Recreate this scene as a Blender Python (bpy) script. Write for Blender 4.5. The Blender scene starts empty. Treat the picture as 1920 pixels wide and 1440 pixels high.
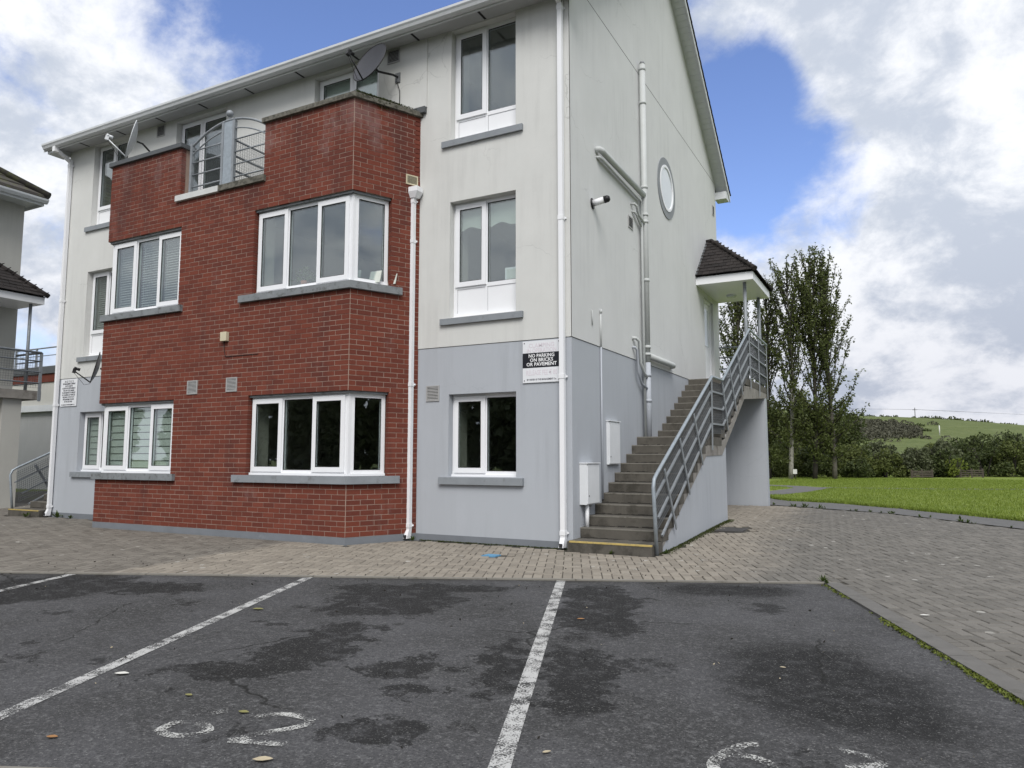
import bpy, bmesh, math, random
import numpy as np
from mathutils import Vector, Matrix
random.seed(7); rng = np.random.default_rng(7)
SC = bpy.context.scene
COL = SC.collection
R = math.radians

# ------------------------------------------------------------------ camera
cam = bpy.data.cameras.new("camera"); cam_o = bpy.data.objects.new("camera", cam); COL.objects.link(cam_o)
cam.sensor_fit = 'HORIZONTAL'; cam.sensor_width = 36.0; cam.lens = 1377.0/1920*36.0
cam.clip_start = .05; cam.clip_end = 6000
cy, sy, cp, sp = math.cos(R(27.95)), math.sin(R(27.95)), math.cos(R(5.76)), math.sin(R(5.76))
fw = Vector((-sy*cp, cy*cp, sp)); rt = fw.cross(Vector((0, 0, 1))).normalized(); up = rt.cross(fw)
cam_o.matrix_world = Matrix(((rt.x, up.x, -fw.x, 3.992), (rt.y, up.y, -fw.y, -9.286), (rt.z, up.z, -fw.z, 1.227), (0, 0, 0, 1)))
SC.camera = cam_o

# ------------------------------------------------------------------ light
SUN_EL, SUN_AZ = R(48), R(152)          # azimuth measured clockwise from +Y
sd = Vector((math.sin(SUN_AZ)*math.cos(SUN_EL), math.cos(SUN_AZ)*math.cos(SUN_EL), math.sin(SUN_EL)))
sun = bpy.data.lights.new("sun", 'SUN'); sun.energy = 1.5; sun.angle = R(32); sun.color = (1, .97, .93)
sun_o = bpy.data.objects.new("sun", sun); COL.objects.link(sun_o)
sun_o.rotation_euler = sd.to_track_quat('Z', 'Y').to_euler()
SC.view_settings.view_transform = 'Standard'; SC.view_settings.look = 'None'
SC.view_settings.gamma = 1; SC.view_settings.use_curve_mapping = False
SC.view_settings.exposure = 0.95

class NT:
    """small node-graph helper"""
    def __init__(s, nt): s.nt = nt
    def n(s, t, ins=None, **kw):
        d = s.nt.nodes.new(t)
        for k, v in kw.items(): setattr(d, k, v)
        for k, v in (ins or {}).items():
            if isinstance(v, bpy.types.NodeSocket): s.nt.links.new(v, d.inputs[k])
            else: d.inputs[k].default_value = v
        return d
    def math(s, op, a, b=0.0, c=0.0, clamp=False): return s.n('ShaderNodeMath', {0: a, 1: b, 2: c}, operation=op, use_clamp=clamp).outputs[0]
    def vmath(s, op, a, b=(0, 0, 0)):
        d = s.n('ShaderNodeVectorMath', {0: a, 1: b}, operation=op)
        return d.outputs['Value'] if op in ('DOT_PRODUCT', 'LENGTH') else d.outputs[0]
    def noise(s, vec, scale, detail=3, rough=.55, dist=0): return s.n('ShaderNodeTexNoise', {'Vector': vec, 'Scale': scale, 'Detail': detail, 'Roughness': rough, 'Distortion': dist}).outputs[0]
    def ramp(s, f, a, b, lo=0.0, hi=1.0): return s.n('ShaderNodeMapRange', {0: f, 1: a, 2: b, 3: lo, 4: hi}, interpolation_type='SMOOTHSTEP').outputs[0]
    def mix(s, f, a, b, mode='MIX'):
        d = s.n('ShaderNodeMix', data_type='RGBA', blend_type=mode)
        for i, v in ((0, f), (6, a), (7, b)):
            if isinstance(v, bpy.types.NodeSocket): s.nt.links.new(v, d.inputs[i])
            else: d.inputs[i].default_value = v if i == 0 else (*v, 1)
        return d.outputs[2]
    def mul(s, vec, v): return s.vmath('MULTIPLY', vec, v)
    def comb(s, x, y, z=0.0): return s.n('ShaderNodeCombineXYZ', {0: x, 1: y, 2: z}).outputs[0]

# ------------------------------------------------------------------ sky (world)
wd = bpy.data.worlds.new("World"); SC.world = wd; wd.use_nodes = True
w = NT(wd.node_tree); wd.node_tree.nodes.clear()
sky = w.n('ShaderNodeTexSky', sky_type='NISHITA', sun_disc=False, sun_elevation=SUN_EL, sun_rotation=SUN_AZ, air_density=1.0, dust_density=.6, ozone_density=1.6)
tc = w.n('ShaderNodeTexCoord').outputs['Generated']
dirn = w.vmath('NORMALIZE', tc)
sep = w.n('ShaderNodeSeparateXYZ', {0: dirn}); dz = sep.outputs[2]
den = w.math('MAXIMUM', w.math('ADD', dz, .55), .2)
pl = w.comb(w.math('DIVIDE', sep.outputs[0], den), w.math('DIVIDE', sep.outputs[1], den))
n1 = w.noise(w.vmath('ADD', pl, (3.1, 1.7, 0)), 2.9, 10, .6, .3)
n2 = w.noise(w.vmath('ADD', pl, (8.3, 4.2, 3)), 9.0, 8, .62, .2)
cov = w.math('ADD', w.math('MULTIPLY_ADD', n1, 1.25, -.225), w.math('MULTIPLY_ADD', n2, .5, -.10))
def bump(d, c0, c1, amt):                       # a break (or bank) in the cloud round direction d
    v = Vector(d).normalized()
    return w.math('MULTIPLY', w.ramp(w.vmath('DOT_PRODUCT', dirn, tuple(v)), c0, c1), amt)
bias = 0.235
for d, c0, c1, a in [((-.72, .525, .45), .965, .996, -.13), ((-.45, -.78, .43), .30, .85, .20), ((-.095, .87, .48), .986, .998, .20), ((-.585, .62, .52), .955, .997, -.40), ((-.49, .69, .53), .965, .997, -.26), ((-.205, .85, .485), .988, .9985, -.32), ((-.135, .935, .33), .984, .9985, -.36), ((-.105, .925, .365), .984, .9985, -.26),
                     ((-.17, .90, .40), .989, .999, -.26), ((-.86, .484, .164), .990, .9993, -.30), ((-.83, .45, .33), .95, .99, .12), ((.04, .92, .39), .94, .985, .16), ((.0, .985, .15), .95, .99, .18)]:
    bias = w.math('ADD', bump(d, c0, c1, a), bias)
dens = w.math('ADD', cov, bias)
mask = w.ramp(dens, .42, .74)
n3 = w.noise(w.vmath('ADD', pl, (1.3, 7.7, 9)), 3.4, 10, .62, .35)
n4 = w.noise(w.vmath('ADD', pl, (4.4, 2.1, 5)), 10.0, 8, .64, .2)
lump = w.math('ADD', w.math('MULTIPLY', n3, .6), w.math('MULTIPLY', n4, .4))
low = w.ramp(dz, .02, .34, .80, 1.0)
cl = w.mix(w.ramp(lump, .435, .60), (.535, .545, .565), (.315, .345, .40))
ccol = w.mix(1.0, cl, w.n('ShaderNodeCombineColor', {0: low, 1: low, 2: w.math('MULTIPLY_ADD', low, .85, .15)}).outputs[0], 'MULTIPLY')
skyb = w.mix(1.0, sky.outputs[0], (.082, .083, .104), 'MULTIPLY')
hz = w.ramp(dz, .24, .0)
skyb = w.mix(hz, skyb, (.36, .44, .54))
fin = w.mix(mask, skyb, ccol)
bg = w.n('ShaderNodeBackground', {0: fin, 1: 1.0})
w.nt.links.new(bg.outputs[0], w.n('ShaderNodeOutputWorld').inputs[0])

# ------------------------------------------------------------------ materials
def newmat(name):
    m = bpy.data.materials.new(name); m.use_nodes = True
    h = NT(m.node_tree); h.m = m; h.b = m.node_tree.nodes['Principled BSDF']; h.out = m.node_tree.nodes['Material Output']
    h.pos = h.n('ShaderNodeNewGeometry').outputs['Position']
    return h
def setb(h, **k):
    for a, v in k.items():
        s = h.b.inputs[{'col': 'Base Color', 'rough': 'Roughness', 'nrm': 'Normal', 'metal': 'Metallic', 'spec': 'Specular IOR Level', 'alpha': 'Alpha'}[a]]
        if isinstance(v, bpy.types.NodeSocket): h.nt.links.new(v, s)
        else: s.default_value = (*v, 1) if a == 'col' else v
def bumpn(h, height, strength, dist=.01): return h.n('ShaderNodeBump', {'Height': height, 'Strength': strength, 'Distance': dist}).outputs[0]
def M(name, col, rough=.6, var=.10, scale=3.0, streak=0.0, grime=None, grime_lo=.58, gscale=1.2, bmp=0.0, bscale=120, metal=0.0, spec=.4, island=0.0, crack=0.0):
    h = newmat(name); p = h.pos
    n = h.noise(p, scale, 5, .6)
    f = h.math('MULTIPLY_ADD', h.math('SUBTRACT', n, .5), var*4, 1.0)
    fine = h.noise(p, 90, 2)
    f = h.math('MULTIPLY', f, h.math('MULTIPLY_ADD', h.math('SUBTRACT', fine, .5), var*1.2, 1.0))
    if streak:
        s = h.noise(h.mul(p, (7, 7, .5)), 1.0, 7, .68)
        f = h.math('MULTIPLY', f, h.math('MULTIPLY_ADD', h.math('MULTIPLY', h.ramp(s, .42, .72), h.ramp(h.noise(p, .75, 4), .36, .66)), -streak, 1.0))
    if island:
        r = h.n('ShaderNodeNewGeometry').outputs['Random Per Island']; r2 = h.n('ShaderNodeObjectInfo').outputs['Random']
        rr = h.math('FRACT', h.math('ADD', r, r2))
        f = h.math('MULTIPLY', f, h.math('MULTIPLY_ADD', rr, island*2, 1-island))
    c = h.mix(1.0, col, h.n('ShaderNodeCombineColor', {0: f, 1: f, 2: f}).outputs[0], 'MULTIPLY')
    if crack:
        cv = h.n('ShaderNodeTexVoronoi', {'Vector': h.vmath('ADD', p, h.mul(h.n('ShaderNodeTexNoise', {'Vector': p, 'Scale': 3.0, 'Detail': 5.0}).outputs[1], (.35, .35, .35))), 'Scale': .62}, feature='DISTANCE_TO_EDGE').outputs[0]
        c = h.mix(h.math('MULTIPLY', h.math('MULTIPLY', h.ramp(cv, .0045, .001), h.ramp(h.noise(p, .55, 3), .50, .60)), crack), c, tuple(x*.45 for x in col))
    if grime:
        g = h.ramp(h.noise(p, gscale, 6, .65), grime_lo, grime_lo+.2)
        c = h.mix(h.math('MULTIPLY', g, .75), c, grime)
    setb(h, col=c, rough=rough, metal=metal, spec=spec)
    if bmp: setb(h, nrm=bumpn(h, h.noise(p, bscale, 3), bmp, .004))
    return h.m

m_white = M('white_render', (.60, .605, .585), .9, .045, 1.6, streak=.10, grime=(.42, .435, .395), grime_lo=.59, gscale=.9, crack=.33, bmp=.35, bscale=160)
m_gable = M('gable_render', (.60, .608, .605), .9, .04, 1.3, streak=.09, grime=(.46, .48, .47), grime_lo=.63, gscale=.8, crack=.33, bmp=.35, bscale=160)
m_lower = M('grey_render', (.40, .424, .458), .9, .04, 1.5, streak=.13, grime=(.34, .36, .39), grime_lo=.62, gscale=1.0, crack=.12, bmp=.35, bscale=160)
m_plinth = M('plinth_paint', (.17, .185, .205), .8, .10, 3, grime=(.26, .28, .30), grime_lo=.62, gscale=2.5, bmp=.3)
m_sill = M('sill_concrete', (.235, .255, .275), .75, .10, 4, grime=(.12, .125, .125), grime_lo=.55, gscale=7, bmp=.4, bscale=90)
m_oldsill = M('weathered_sill', (.20, .215, .225), .8, .14, 5, grime=(.055, .055, .05), grime_lo=.50, gscale=9, bmp=.6, bscale=70)
m_coping = M('coping_concrete', (.145, .138, .115), .9, .15, 5, grime=(.035, .034, .026), grime_lo=.43, gscale=13, bmp=.7, bscale=60)
m_coping_dark = M('dark_coping', (.085, .092, .098), .7, .1, 4, bmp=.3)
m_coping_pale = M('pale_coping', (.55, .56, .55), .8, .1, 4, grime=(.2, .2, .19), grime_lo=.62, gscale=14, bmp=.3)
m_block = M('grey_block', (.30, .31, .32), .9, .12, 6, bmp=.5)
m_upvc = M('white_upvc', (.80, .81, .83), .35, .02, 4, spec=.5)
m_upvc_dull = M('weathered_upvc', (.62, .64, .655), .45, .05, 4, streak=.08)
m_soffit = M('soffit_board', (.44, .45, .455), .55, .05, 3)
m_vent_dark = M('dark_slot', (.025, .025, .027), .8)
m_seal = M('rubber_seal', (.02, .02, .022), .6)
m_pipe = M('painted_pipe', (.50, .52, .515), .55, .05, 4)
m_pipe_low = M('grey_pipe', (.40, .425, .465), .55, .05, 4)
m_tile = M('concrete_tile', (.019, .0155, .0145), .9, .12, 5, grime=(.12, .115, .10), grime_lo=.70, gscale=22, bmp=.7, bscale=80, island=.30)
m_tile_moss = M('mossy_tile', (.05, .045, .04), .9, .12, 5, grime=(.085, .09, .035), grime_lo=.44, gscale=3.5, bmp=.9, bscale=60, island=.25)
m_galv = M('galvanised_steel', (.25, .27, .29), .55, .16, 14, metal=.25, grime=(.22, .23, .24), grime_lo=.58, gscale=20)
m_galv_pale = M('bright_galvanised', (.30, .34, .375), .5, .18, 18, metal=.3)
m_mesh = M('wire_mesh', (.13, .14, .15), .6, .1, 10, metal=.3)
m_conc = M('step_concrete', (.10, .092, .078), .92, .18, 5, streak=.30, grime=(.034, .031, .024), grime_lo=.49, gscale=3.2, bmp=.8, bscale=70)
m_nosing = M('worn_nosing', (.20, .19, .165), .92, .2, 6, grime=(.05, .045, .036), grime_lo=.48, gscale=6)
m_yellow = M('yellow_paint', (.46, .35, .12), .7, .12, 9, grime=(.19, .165, .11), grime_lo=.50, gscale=16)
m_stringer = M('weathered_stringer', (.25, .235, .215), .92, .16, 5, streak=.3, grime=(.10, .085, .07), grime_lo=.52, gscale=4, bmp=.5)
m_dish = M('dark_dish', (.045, .047, .056), .6, .10, 6, grime=(.085, .088, .095), grime_lo=.62, gscale=9)
m_dish_grey = M('grey_dish', (.26, .29, .31), .5, .08, 6)
m_dish_white = M('white_dish', (.55, .575, .59), .5, .06, 6, grime=(.38, .39, .40), grime_lo=.6, gscale=5)
m_black = M('black_plastic', (.012, .012, .013), .5)
m_steel = M('grey_metal', (.25, .26, .27), .5, .1, 8, metal=.5)
m_sign = M('sign_white', (.72, .735, .76), .4, .03, 3)
m_signblack = M('sign_black', (.006, .007, .012), .45, .05)
m_faded = M('faded_red_print', (.66, .61, .655), .5, .04)
m_print = M('dark_print', (.03, .03, .045), .5)
m_printpale = M('white_print', (.82, .83, .84), .5)
m_creamvent = M('cream_vent', (.55, .50, .36), .6, .08)
m_greyvent = M('grey_vent', (.36, .36, .355), .6, .08)
m_box = M('meter_box_white', (.68, .70, .72), .5, .05, 4, grime=(.42, .43, .42), grime_lo=.66, gscale=6)
m_interior = M('interior_plaster', (.50, .48, .42), .9, .03)
m_curtain = M('blind_cloth', (.55, .58, .53), .8, .03)
m_slat = M('blind_slat', (.50, .50, .48), .6, .03)
m_zback = M('zebra_blind_back', (.06, .065, .06), .8, .03)
m_zebra = M('zebra_blind', (.66, .68, .64), .8, .03)
m_porthole = M('porthole_surround', (.235, .25, .265), .7, .05)
m_frost = M('frosted_glass', (.62, .66, .69), .12, .05, 3, spec=.7)
m_wood = M('weathered_wood', (.075, .062, .05), .85, .16, 8)
m_pole = M('pole_grey', (.10, .10, .10), .8)
m_polewhite = M('pale_post', (.60, .60, .58), .7)
m_cover = M('cast_iron_cover', (.055, .052, .05), .7, .12, 12, bmp=.8, bscale=60)
m_bluep = M('blue_paint', (.10, .26, .42), .7, .12, 14, grime=(.20, .22, .22), grime_lo=.58, gscale=30)
m_terracotta = M('terracotta', (.34, .13, .08), .8)
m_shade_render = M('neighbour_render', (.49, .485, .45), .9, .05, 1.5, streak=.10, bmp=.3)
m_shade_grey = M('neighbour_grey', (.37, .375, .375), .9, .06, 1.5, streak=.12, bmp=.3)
m_bluebin = M('blue_crate', (.10, .16, .26), .6)
m_shrubpot = M('grey_pot', (.2, .2, .2), .8)

def glass_mat():
    h = newmat('window_glass')
    fc = h.n('ShaderNodeLayerWeight', {'Blend': .5}).outputs['Facing']
    fr = h.math('MULTIPLY_ADD', h.math('POWER', fc, 4.0), .85, .135)      # one of the two reflecting faces of a double-glazed pane
    g = h.n('ShaderNodeBsdfGlossy', {'Color': (.93, .97, 1, 1), 'Roughness': .012})
    h.nt.links.new(bumpn(h, h.noise(h.pos, 1.1, 2), .05, .02), g.inputs['Normal'])
    t = h.n('ShaderNodeBsdfTransparent', {'Color': (.87, .91, .895, 1)})
    mx = h.n('ShaderNodeMixShader', {0: h.math('MINIMUM', fr, 1.0), 1: t.outputs[0], 2: g.outputs[0]})
    h.nt.links.new(mx.outputs[0], h.out.inputs[0]); return h.m
m_glass = glass_mat()

def brick_mat():
    h = newmat('red_brick'); p = h.pos
    r = h.math('FRACT', h.math('ADD', h.n('ShaderNodeNewGeometry').outputs['Random Per Island'], h.n('ShaderNodeObjectInfo').outputs['Random']))
    c = h.mix(r, (.168, .046, .029), (.120, .035, .025))
    c = h.mix(h.math('MULTIPLY', h.ramp(h.math('FRACT', h.math('MULTIPLY', r, 7.3)), .80, .95), .7), c, (.190, .055, .036))
    c = h.mix(h.math('MULTIPLY', h.ramp(h.noise(h.mul(p, (1, 1, 3)), 26, 5, .65), .46, .78), .42), c, (.085, .028, .022))
    c = h.mix(h.math('MULTIPLY', h.ramp(h.noise(p, 60, 3), .58, .8), .28), c, (.24, .11, .09))
    z = h.n('ShaderNodeSeparateXYZ', {0: p}).outputs[2]
    # efflorescence and weathering: patchy, heavier near the parapet where water runs
    e = h.math('ADD', h.noise(h.mul(p, (1, 1, .6)), 1.7, 8, .72), h.ramp(z, 4.8, 6.6, 0, .115))
    c = h.mix(h.math('MULTIPLY', h.ramp(e, .585, .76), .42), c, (.25, .175, .17))
    dk = h.noise(h.mul(p, (1.3, 1.3, .35)), 1.4, 5, .6)
    c = h.mix(h.math('MULTIPLY', h.ramp(h.math('ADD', dk, h.ramp(z, 4.0, 6.6, 0, .13)), .55, .74), .55), c, (.066, .028, .026))
    setb(h, col=c, rough=.9, spec=.2, nrm=bumpn(h, h.noise(p, 110, 4, .7), .55, .004)); return h.m
m_brick = brick_mat()
def mortar_mat():
    h = newmat('mortar'); p = h.pos
    c = h.mix(h.noise(p, 3, 6, .7), (.25, .17, .135), (.39, .305, .25))
    c = h.mix(h.math('MULTIPLY', h.ramp(h.noise(p, 1.1, 5), .52, .72), .6), c, (.17, .10, .085))
    setb(h, col=c, rough=.95, nrm=bumpn(h, h.noise(p, 140), .5, .004)); return h.m
m_mortar = mortar_mat()

UO = (3.236, -1.264); UU = (.9183, .3959); VV = (.3959, -.9183)      # car-park frame: u along its far edge, v towards the entrance
def uvpos(h):
    q = h.vmath('SUBTRACT', h.pos, (UO[0], UO[1], 0))
    return h.vmath('DOT_PRODUCT', q, (UU[0], UU[1], 0)), h.vmath('DOT_PRODUCT', q, (VV[0], VV[1], 0))
def paver_mat():
    h = newmat('paving_block'); p = h.pos
    u, v = uvpos(h)
    r = h.math('FRACT', h.math('ADD', h.n('ShaderNodeNewGeometry').outputs['Random Per Island'], h.n('ShaderNodeObjectInfo').outputs['Random']))
    warm = h.mix(r, (.268, .24, .20), (.20, .178, .148))
    cool = h.mix(r, (.162, .152, .136), (.115, .108, .096))
    # swept, sandy band beside the house; greyer and mossier elsewhere (dirt, not shade)
    nz = h.math('MULTIPLY', h.math('SUBTRACT', h.noise(p, .9, 5, .6), .5), 1.5)
    lf = h.math('ADD', h.math('ADD', u, h.math('MULTIPLY', v, .33)), h.math('MULTIPLY', nz, .35))
    a = h.ramp(lf, -7.75, -7.4)
    rg = h.math('ADD', h.math('ADD', u, h.math('MULTIPLY', v, .36)), nz)
    b = h.ramp(rg, -.2, -1.5)
    c = h.mix(h.math('MULTIPLY', a, b), cool, warm)
    brown = h.math('MULTIPLY', h.ramp(lf, -7.4, -7.8), .70)
    c = h.mix(brown, c, h.mix(r, (.195, .178, .152), (.128, .115, .098)))
    c = h.mix(h.math('MULTIPLY', h.ramp(h.noise(p, 14, 4, .7), .5, .75), .35), c, (.07, .063, .053))
    c = h.mix(h.math('MULTIPLY', h.ramp(h.noise(p, 75, 3), .58, .75), .4), c, (.30, .28, .25))
    # pale lichen and gum spots
    sp_ = h.n('ShaderNodeTexVoronoi', {'Vector': h.vmath('ADD', p, h.mul(h.n('ShaderNodeTexNoise', {'Vector': p, 'Scale': 30.0}).outputs[1], (.02, .02, 0))), 'Scale': 3.6}, feature='F1').outputs[0]
    lich = h.math('MULTIPLY', h.ramp(sp_, .135, .10), h.ramp(h.noise(p, .8, 3), .40, .56))
    c = h.mix(h.math('MULTIPLY', lich, .7), c, (.42, .41, .38))
    setb(h, col=c, rough=.85, spec=.3, nrm=bumpn(h, h.noise(p, 130, 3), .6, .003)); return h.m
m_paver = paver_mat()
def joint_mat():
    h = newmat('joint_sand'); p = h.pos
    c = h.mix(h.noise(p, 4, 5), (.035, .032, .026), (.075, .068, .055))
    c = h.mix(h.math('MULTIPLY', h.ramp(h.noise(p, .7, 5), .55, .72), .7), c, (.055, .075, .02))
    setb(h, col=c, rough=.95); return h.m
m_joint = joint_mat()

STAINS = [(-1.08, 3.35, .62, 1.0, 0, 1.15), (-1.02, .42, .72, .38, 0, .9), (-4.05, 1.15, .55, .62, 0, .9), (-4.15, 2.65, .32, .62, 0, .95), (-4.55, 3.35, .46, .18, 0, 1.0), (-3.5, 3.18, .24, .19, 0, 1.0),
          (-3.3, 3.65, .14, .13, 0, 1.1), (-3.4, 4.22, .20, .16, 0, 1.0), (-7.6, .9, .75, .8, 0, 1.0), (-2.92, 3.1, .14, .7, 0, .9), (-6.5, .75, .5, .28, 0, .85), (-2.25, 1.3, .34, 1.1, 0, .85), (-2.45, 3.3, .2, .7, 0, .85), (-3.95, .5, .9, .2, 0, .7)]
def asphalt_mat():
    h = newmat('asphalt'); p = h.pos
    u, v = uvpos(h)
    wob = h.n('ShaderNodeTexNoise', {'Vector': p, 'Scale': 2.3, 'Detail': 9.0, 'Roughness': .74}).outputs[1]
    ws = h.n('ShaderNodeSeparateColor', {0: wob})
    uw = h.math('ADD', u, h.math('MULTIPLY', h.math('SUBTRACT', ws.outputs[0], .5), 1.25)); vw = h.math('ADD', v, h.math('MULTIPLY', h.math('SUBTRACT', ws.outputs[1], .5), 1.25))
    tot = None
    for i, (a, b, ra, rb, _, k) in enumerate(STAINS):
        soft = i < 2
        d = h.vmath('LENGTH', h.comb(h.math('MULTIPLY', h.math('SUBTRACT', u if soft else uw, a), 1/ra), h.math('MULTIPLY', h.math('SUBTRACT', v if soft else vw, b), 1/rb)))
        s = h.math('MULTIPLY', h.ramp(h.math('ADD', d, h.math('MULTIPLY', h.math('SUBTRACT', h.noise(p, 2.2, 8, .72), .5), 1.1)), 1.2, .55, 0, .95), h.ramp(h.noise(p, 9, 6, .75), .30, .55, .45, 1.0)) if soft else h.math('MULTIPLY', h.ramp(d, 1.12, .94, 0, .9), h.ramp(h.noise(p, 5.5, 8, .75), .36, .50, .25, 1.0))
        tot = s if tot is None else h.math('MAXIMUM', tot, s)
    far = h.math('MULTIPLY', h.ramp(h.noise(p, 1.3, 10, .72), .585, .625), .75)
    tot = h.math('MAXIMUM', tot, far)
    grain = h.noise(p, 85, 3, .75); g2 = h.noise(p, 32, 4, .75)
    base = h.mix(h.ramp(h.noise(p, .8, 5, .6), .35, .68), (.052, .052, .053), (.080, .080, .084))
    base = h.mix(h.math('MULTIPLY', h.ramp(g2, .50, .66), .6), base, (.150, .150, .153))
    base = h.mix(h.math('MULTIPLY', tot, .95), base, (.0155, .0155, .0157))
    base = h.mix(h.math('MULTIPLY', h.ramp(grain, .57, .70), .62), base, (.26, .258, .25))
    base = h.mix(h.math('MULTIPLY', h.ramp(grain, .46, .34), .7), base, (.018, .018, .018))
    cv = h.n('ShaderNodeTexVoronoi', {'Vector': h.vmath('ADD', p, h.mul(h.n('ShaderNodeTexNoise', {'Vector': p, 'Scale': 5.0, 'Detail': 6.0}).outputs[1], (.22, .22, 0))), 'Scale': .42}, feature='DISTANCE_TO_EDGE').outputs[0]
    base = h.mix(h.math('MULTIPLY', h.math('MULTIPLY', h.ramp(cv, .006, .0015), h.ramp(h.noise(p, .6, 3), .48, .58)), .75), base, (.014, .014, .013))
    edge = h.math('MULTIPLY', h.ramp(v, .22, .0), h.ramp(h.noise(p, 3, 4), .35, .65))
    base = h.mix(h.math('MULTIPLY', edge, .55), base, (.03, .027, .02))
    setb(h, col=base, rough=h.math('MULTIPLY_ADD', tot, -.05, .93), spec=.12, nrm=bumpn(h, h.math('ADD', grain, g2), .8, .008)); return h.m
m_asphalt = asphalt_mat()
def paint_mat(name, col, wear):
    h = newmat(name); p = h.pos
    g = h.math('ADD', h.math('MULTIPLY', h.noise(p, 95, 3, .7), .55), h.math('MULTIPLY', h.noise(p, 7, 5, .65), .55))
    c = h.mix(h.noise(p, 25, 4), tuple(x*.72 for x in col), col)
    setb(h, col=c, rough=.8)
    t = h.n('ShaderNodeBsdfTransparent')
    mx = h.n('ShaderNodeMixShader', {0: h.ramp(g, wear, wear+.10), 1: t.outputs[0], 2: h.b.outputs[0]})
    h.nt.links.new(mx.outputs[0], h.out.inputs[0]); return h.m
m_line = paint_mat('worn_line_paint', (.48, .48, .47), .485)
m_digit = paint_mat('worn_digit_paint', (.52, .52, .50), .535)
m_concstrip = M('kerb_concrete', (.20, .188, .165), .9, .14, 6, grime=(.085, .078, .06), grime_lo=.56, gscale=5, bmp=.6, bscale=60)
m_kerb = M('edging_kerb', (.125, .12, .112), .9, .14, 6, grime=(.06, .058, .05), grime_lo=.55, gscale=5, bmp=.6, bscale=60)
m_path = M('path_tarmac', (.115, .113, .11), .9, .12, 2, grime=(.075, .075, .075), grime_lo=.52, gscale=2, bmp=.6, bscale=60)

def grass_mat(name, a, b, c3):
    h = newmat(name); p = h.pos
    c = h.mix(h.ramp(h.noise(p, .55, 6, .65), .35, .65), a, b); c = h.mix(h.math('MULTIPLY', h.ramp(h.noise(p, .13, 4), .5, .68), .35), c, tuple((x*1.15+.03) for x in b))
    c = h.mix(h.math('MULTIPLY', h.ramp(h.noise(p, 7, 4, .7), .45, .7), .6), c, c3)
    setb(h, col=c, rough=.9, spec=.15, nrm=bumpn(h, h.noise(p, 30, 4, .7), .8, .05)); return h.m
m_grass = grass_mat('lawn_grass', (.145, .195, .036), (.21, .26, .055), (.105, .145, .028))
m_hill = grass_mat('hill_pasture', (.088, .115, .036), (.122, .145, .05), (.066, .085, .03))
def leaf_mat(name, a, b, trans=.35):
    h = newmat(name)
    r = h.n('ShaderNodeNewGeometry').outputs['Random Per Island']
    cl = h.noise(h.pos, .9, 3)
    c = h.mix(h.math('MULTIPLY_ADD', r, .6, h.math('MULTIPLY', cl, .4)), a, b)
    setb(h, col=c, rough=.6, spec=.25)
    t = h.n('ShaderNodeBsdfTranslucent'); h.nt.links.new(c, t.inputs[0])
    mx = h.n('ShaderNodeMixShader', {0: trans, 1: h.b.outputs[0], 2: t.outputs[0]})
    h.nt.links.new(mx.outputs[0], h.out.inputs[0]); return h.m
m_blade = leaf_mat('grass_blade', (.13, .19, .026), (.24, .30, .055))
m_poplar = leaf_mat('poplar_leaf', (.060, .078, .024), (.140, .165, .052), .38)
m_bush_dark = leaf_mat('dark_leaf', (.036, .052, .017), (.088, .108, .034), .25)
m_bush_mid = leaf_mat('mid_leaf', (.065, .086, .024), (.135, .155, .044), .28)
m_bush_olive = leaf_mat('olive_leaf', (.065, .078, .038), (.125, .14, .075), .25)
m_bush_lime = leaf_mat('lime_leaf', (.10, .135, .022), (.21, .25, .05), .3)
m_scrub = leaf_mat('heather_scrub', (.055, .055, .036), (.105, .105, .070), .1)
m_weed = leaf_mat('weed_leaf', (.04, .07, .015), (.10, .14, .03))
m_moss = leaf_mat('moss', (.055, .075, .014), (.15, .175, .03), .1)
m_moss_dark = leaf_mat('dark_moss', (.018, .026, .008), (.07, .085, .02), .1)
m_bark = M('bark', (.115, .105, .09), .9, .2, 8, grime=(.04, .035, .03), grime_lo=.5, gscale=9, bmp=.8, bscale=40)
m_bark_pale = M('pale_bark', (.26, .25, .22), .9, .25, 8, grime=(.05, .045, .04), grime_lo=.5, gscale=7, bmp=.8, bscale=40)
m_bark_dark = M('dark_bark', (.035, .03, .027), .9, .2, 8)
m_deadleaf = M('dead_leaf', (.42, .36, .25), .7, .15, 40)
m_brownleaf = M('brown_leaf', (.30, .15, .055), .7, .15, 40)
m_greenleaf = M('yellow_green_leaf', (.20, .19, .07), .7, .15, 40)
m_paper = M('scrap_paper', (.62, .61, .57), .7, .05)
m_debris = M('dark_debris', (.018, .016, .013), .9)

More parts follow.
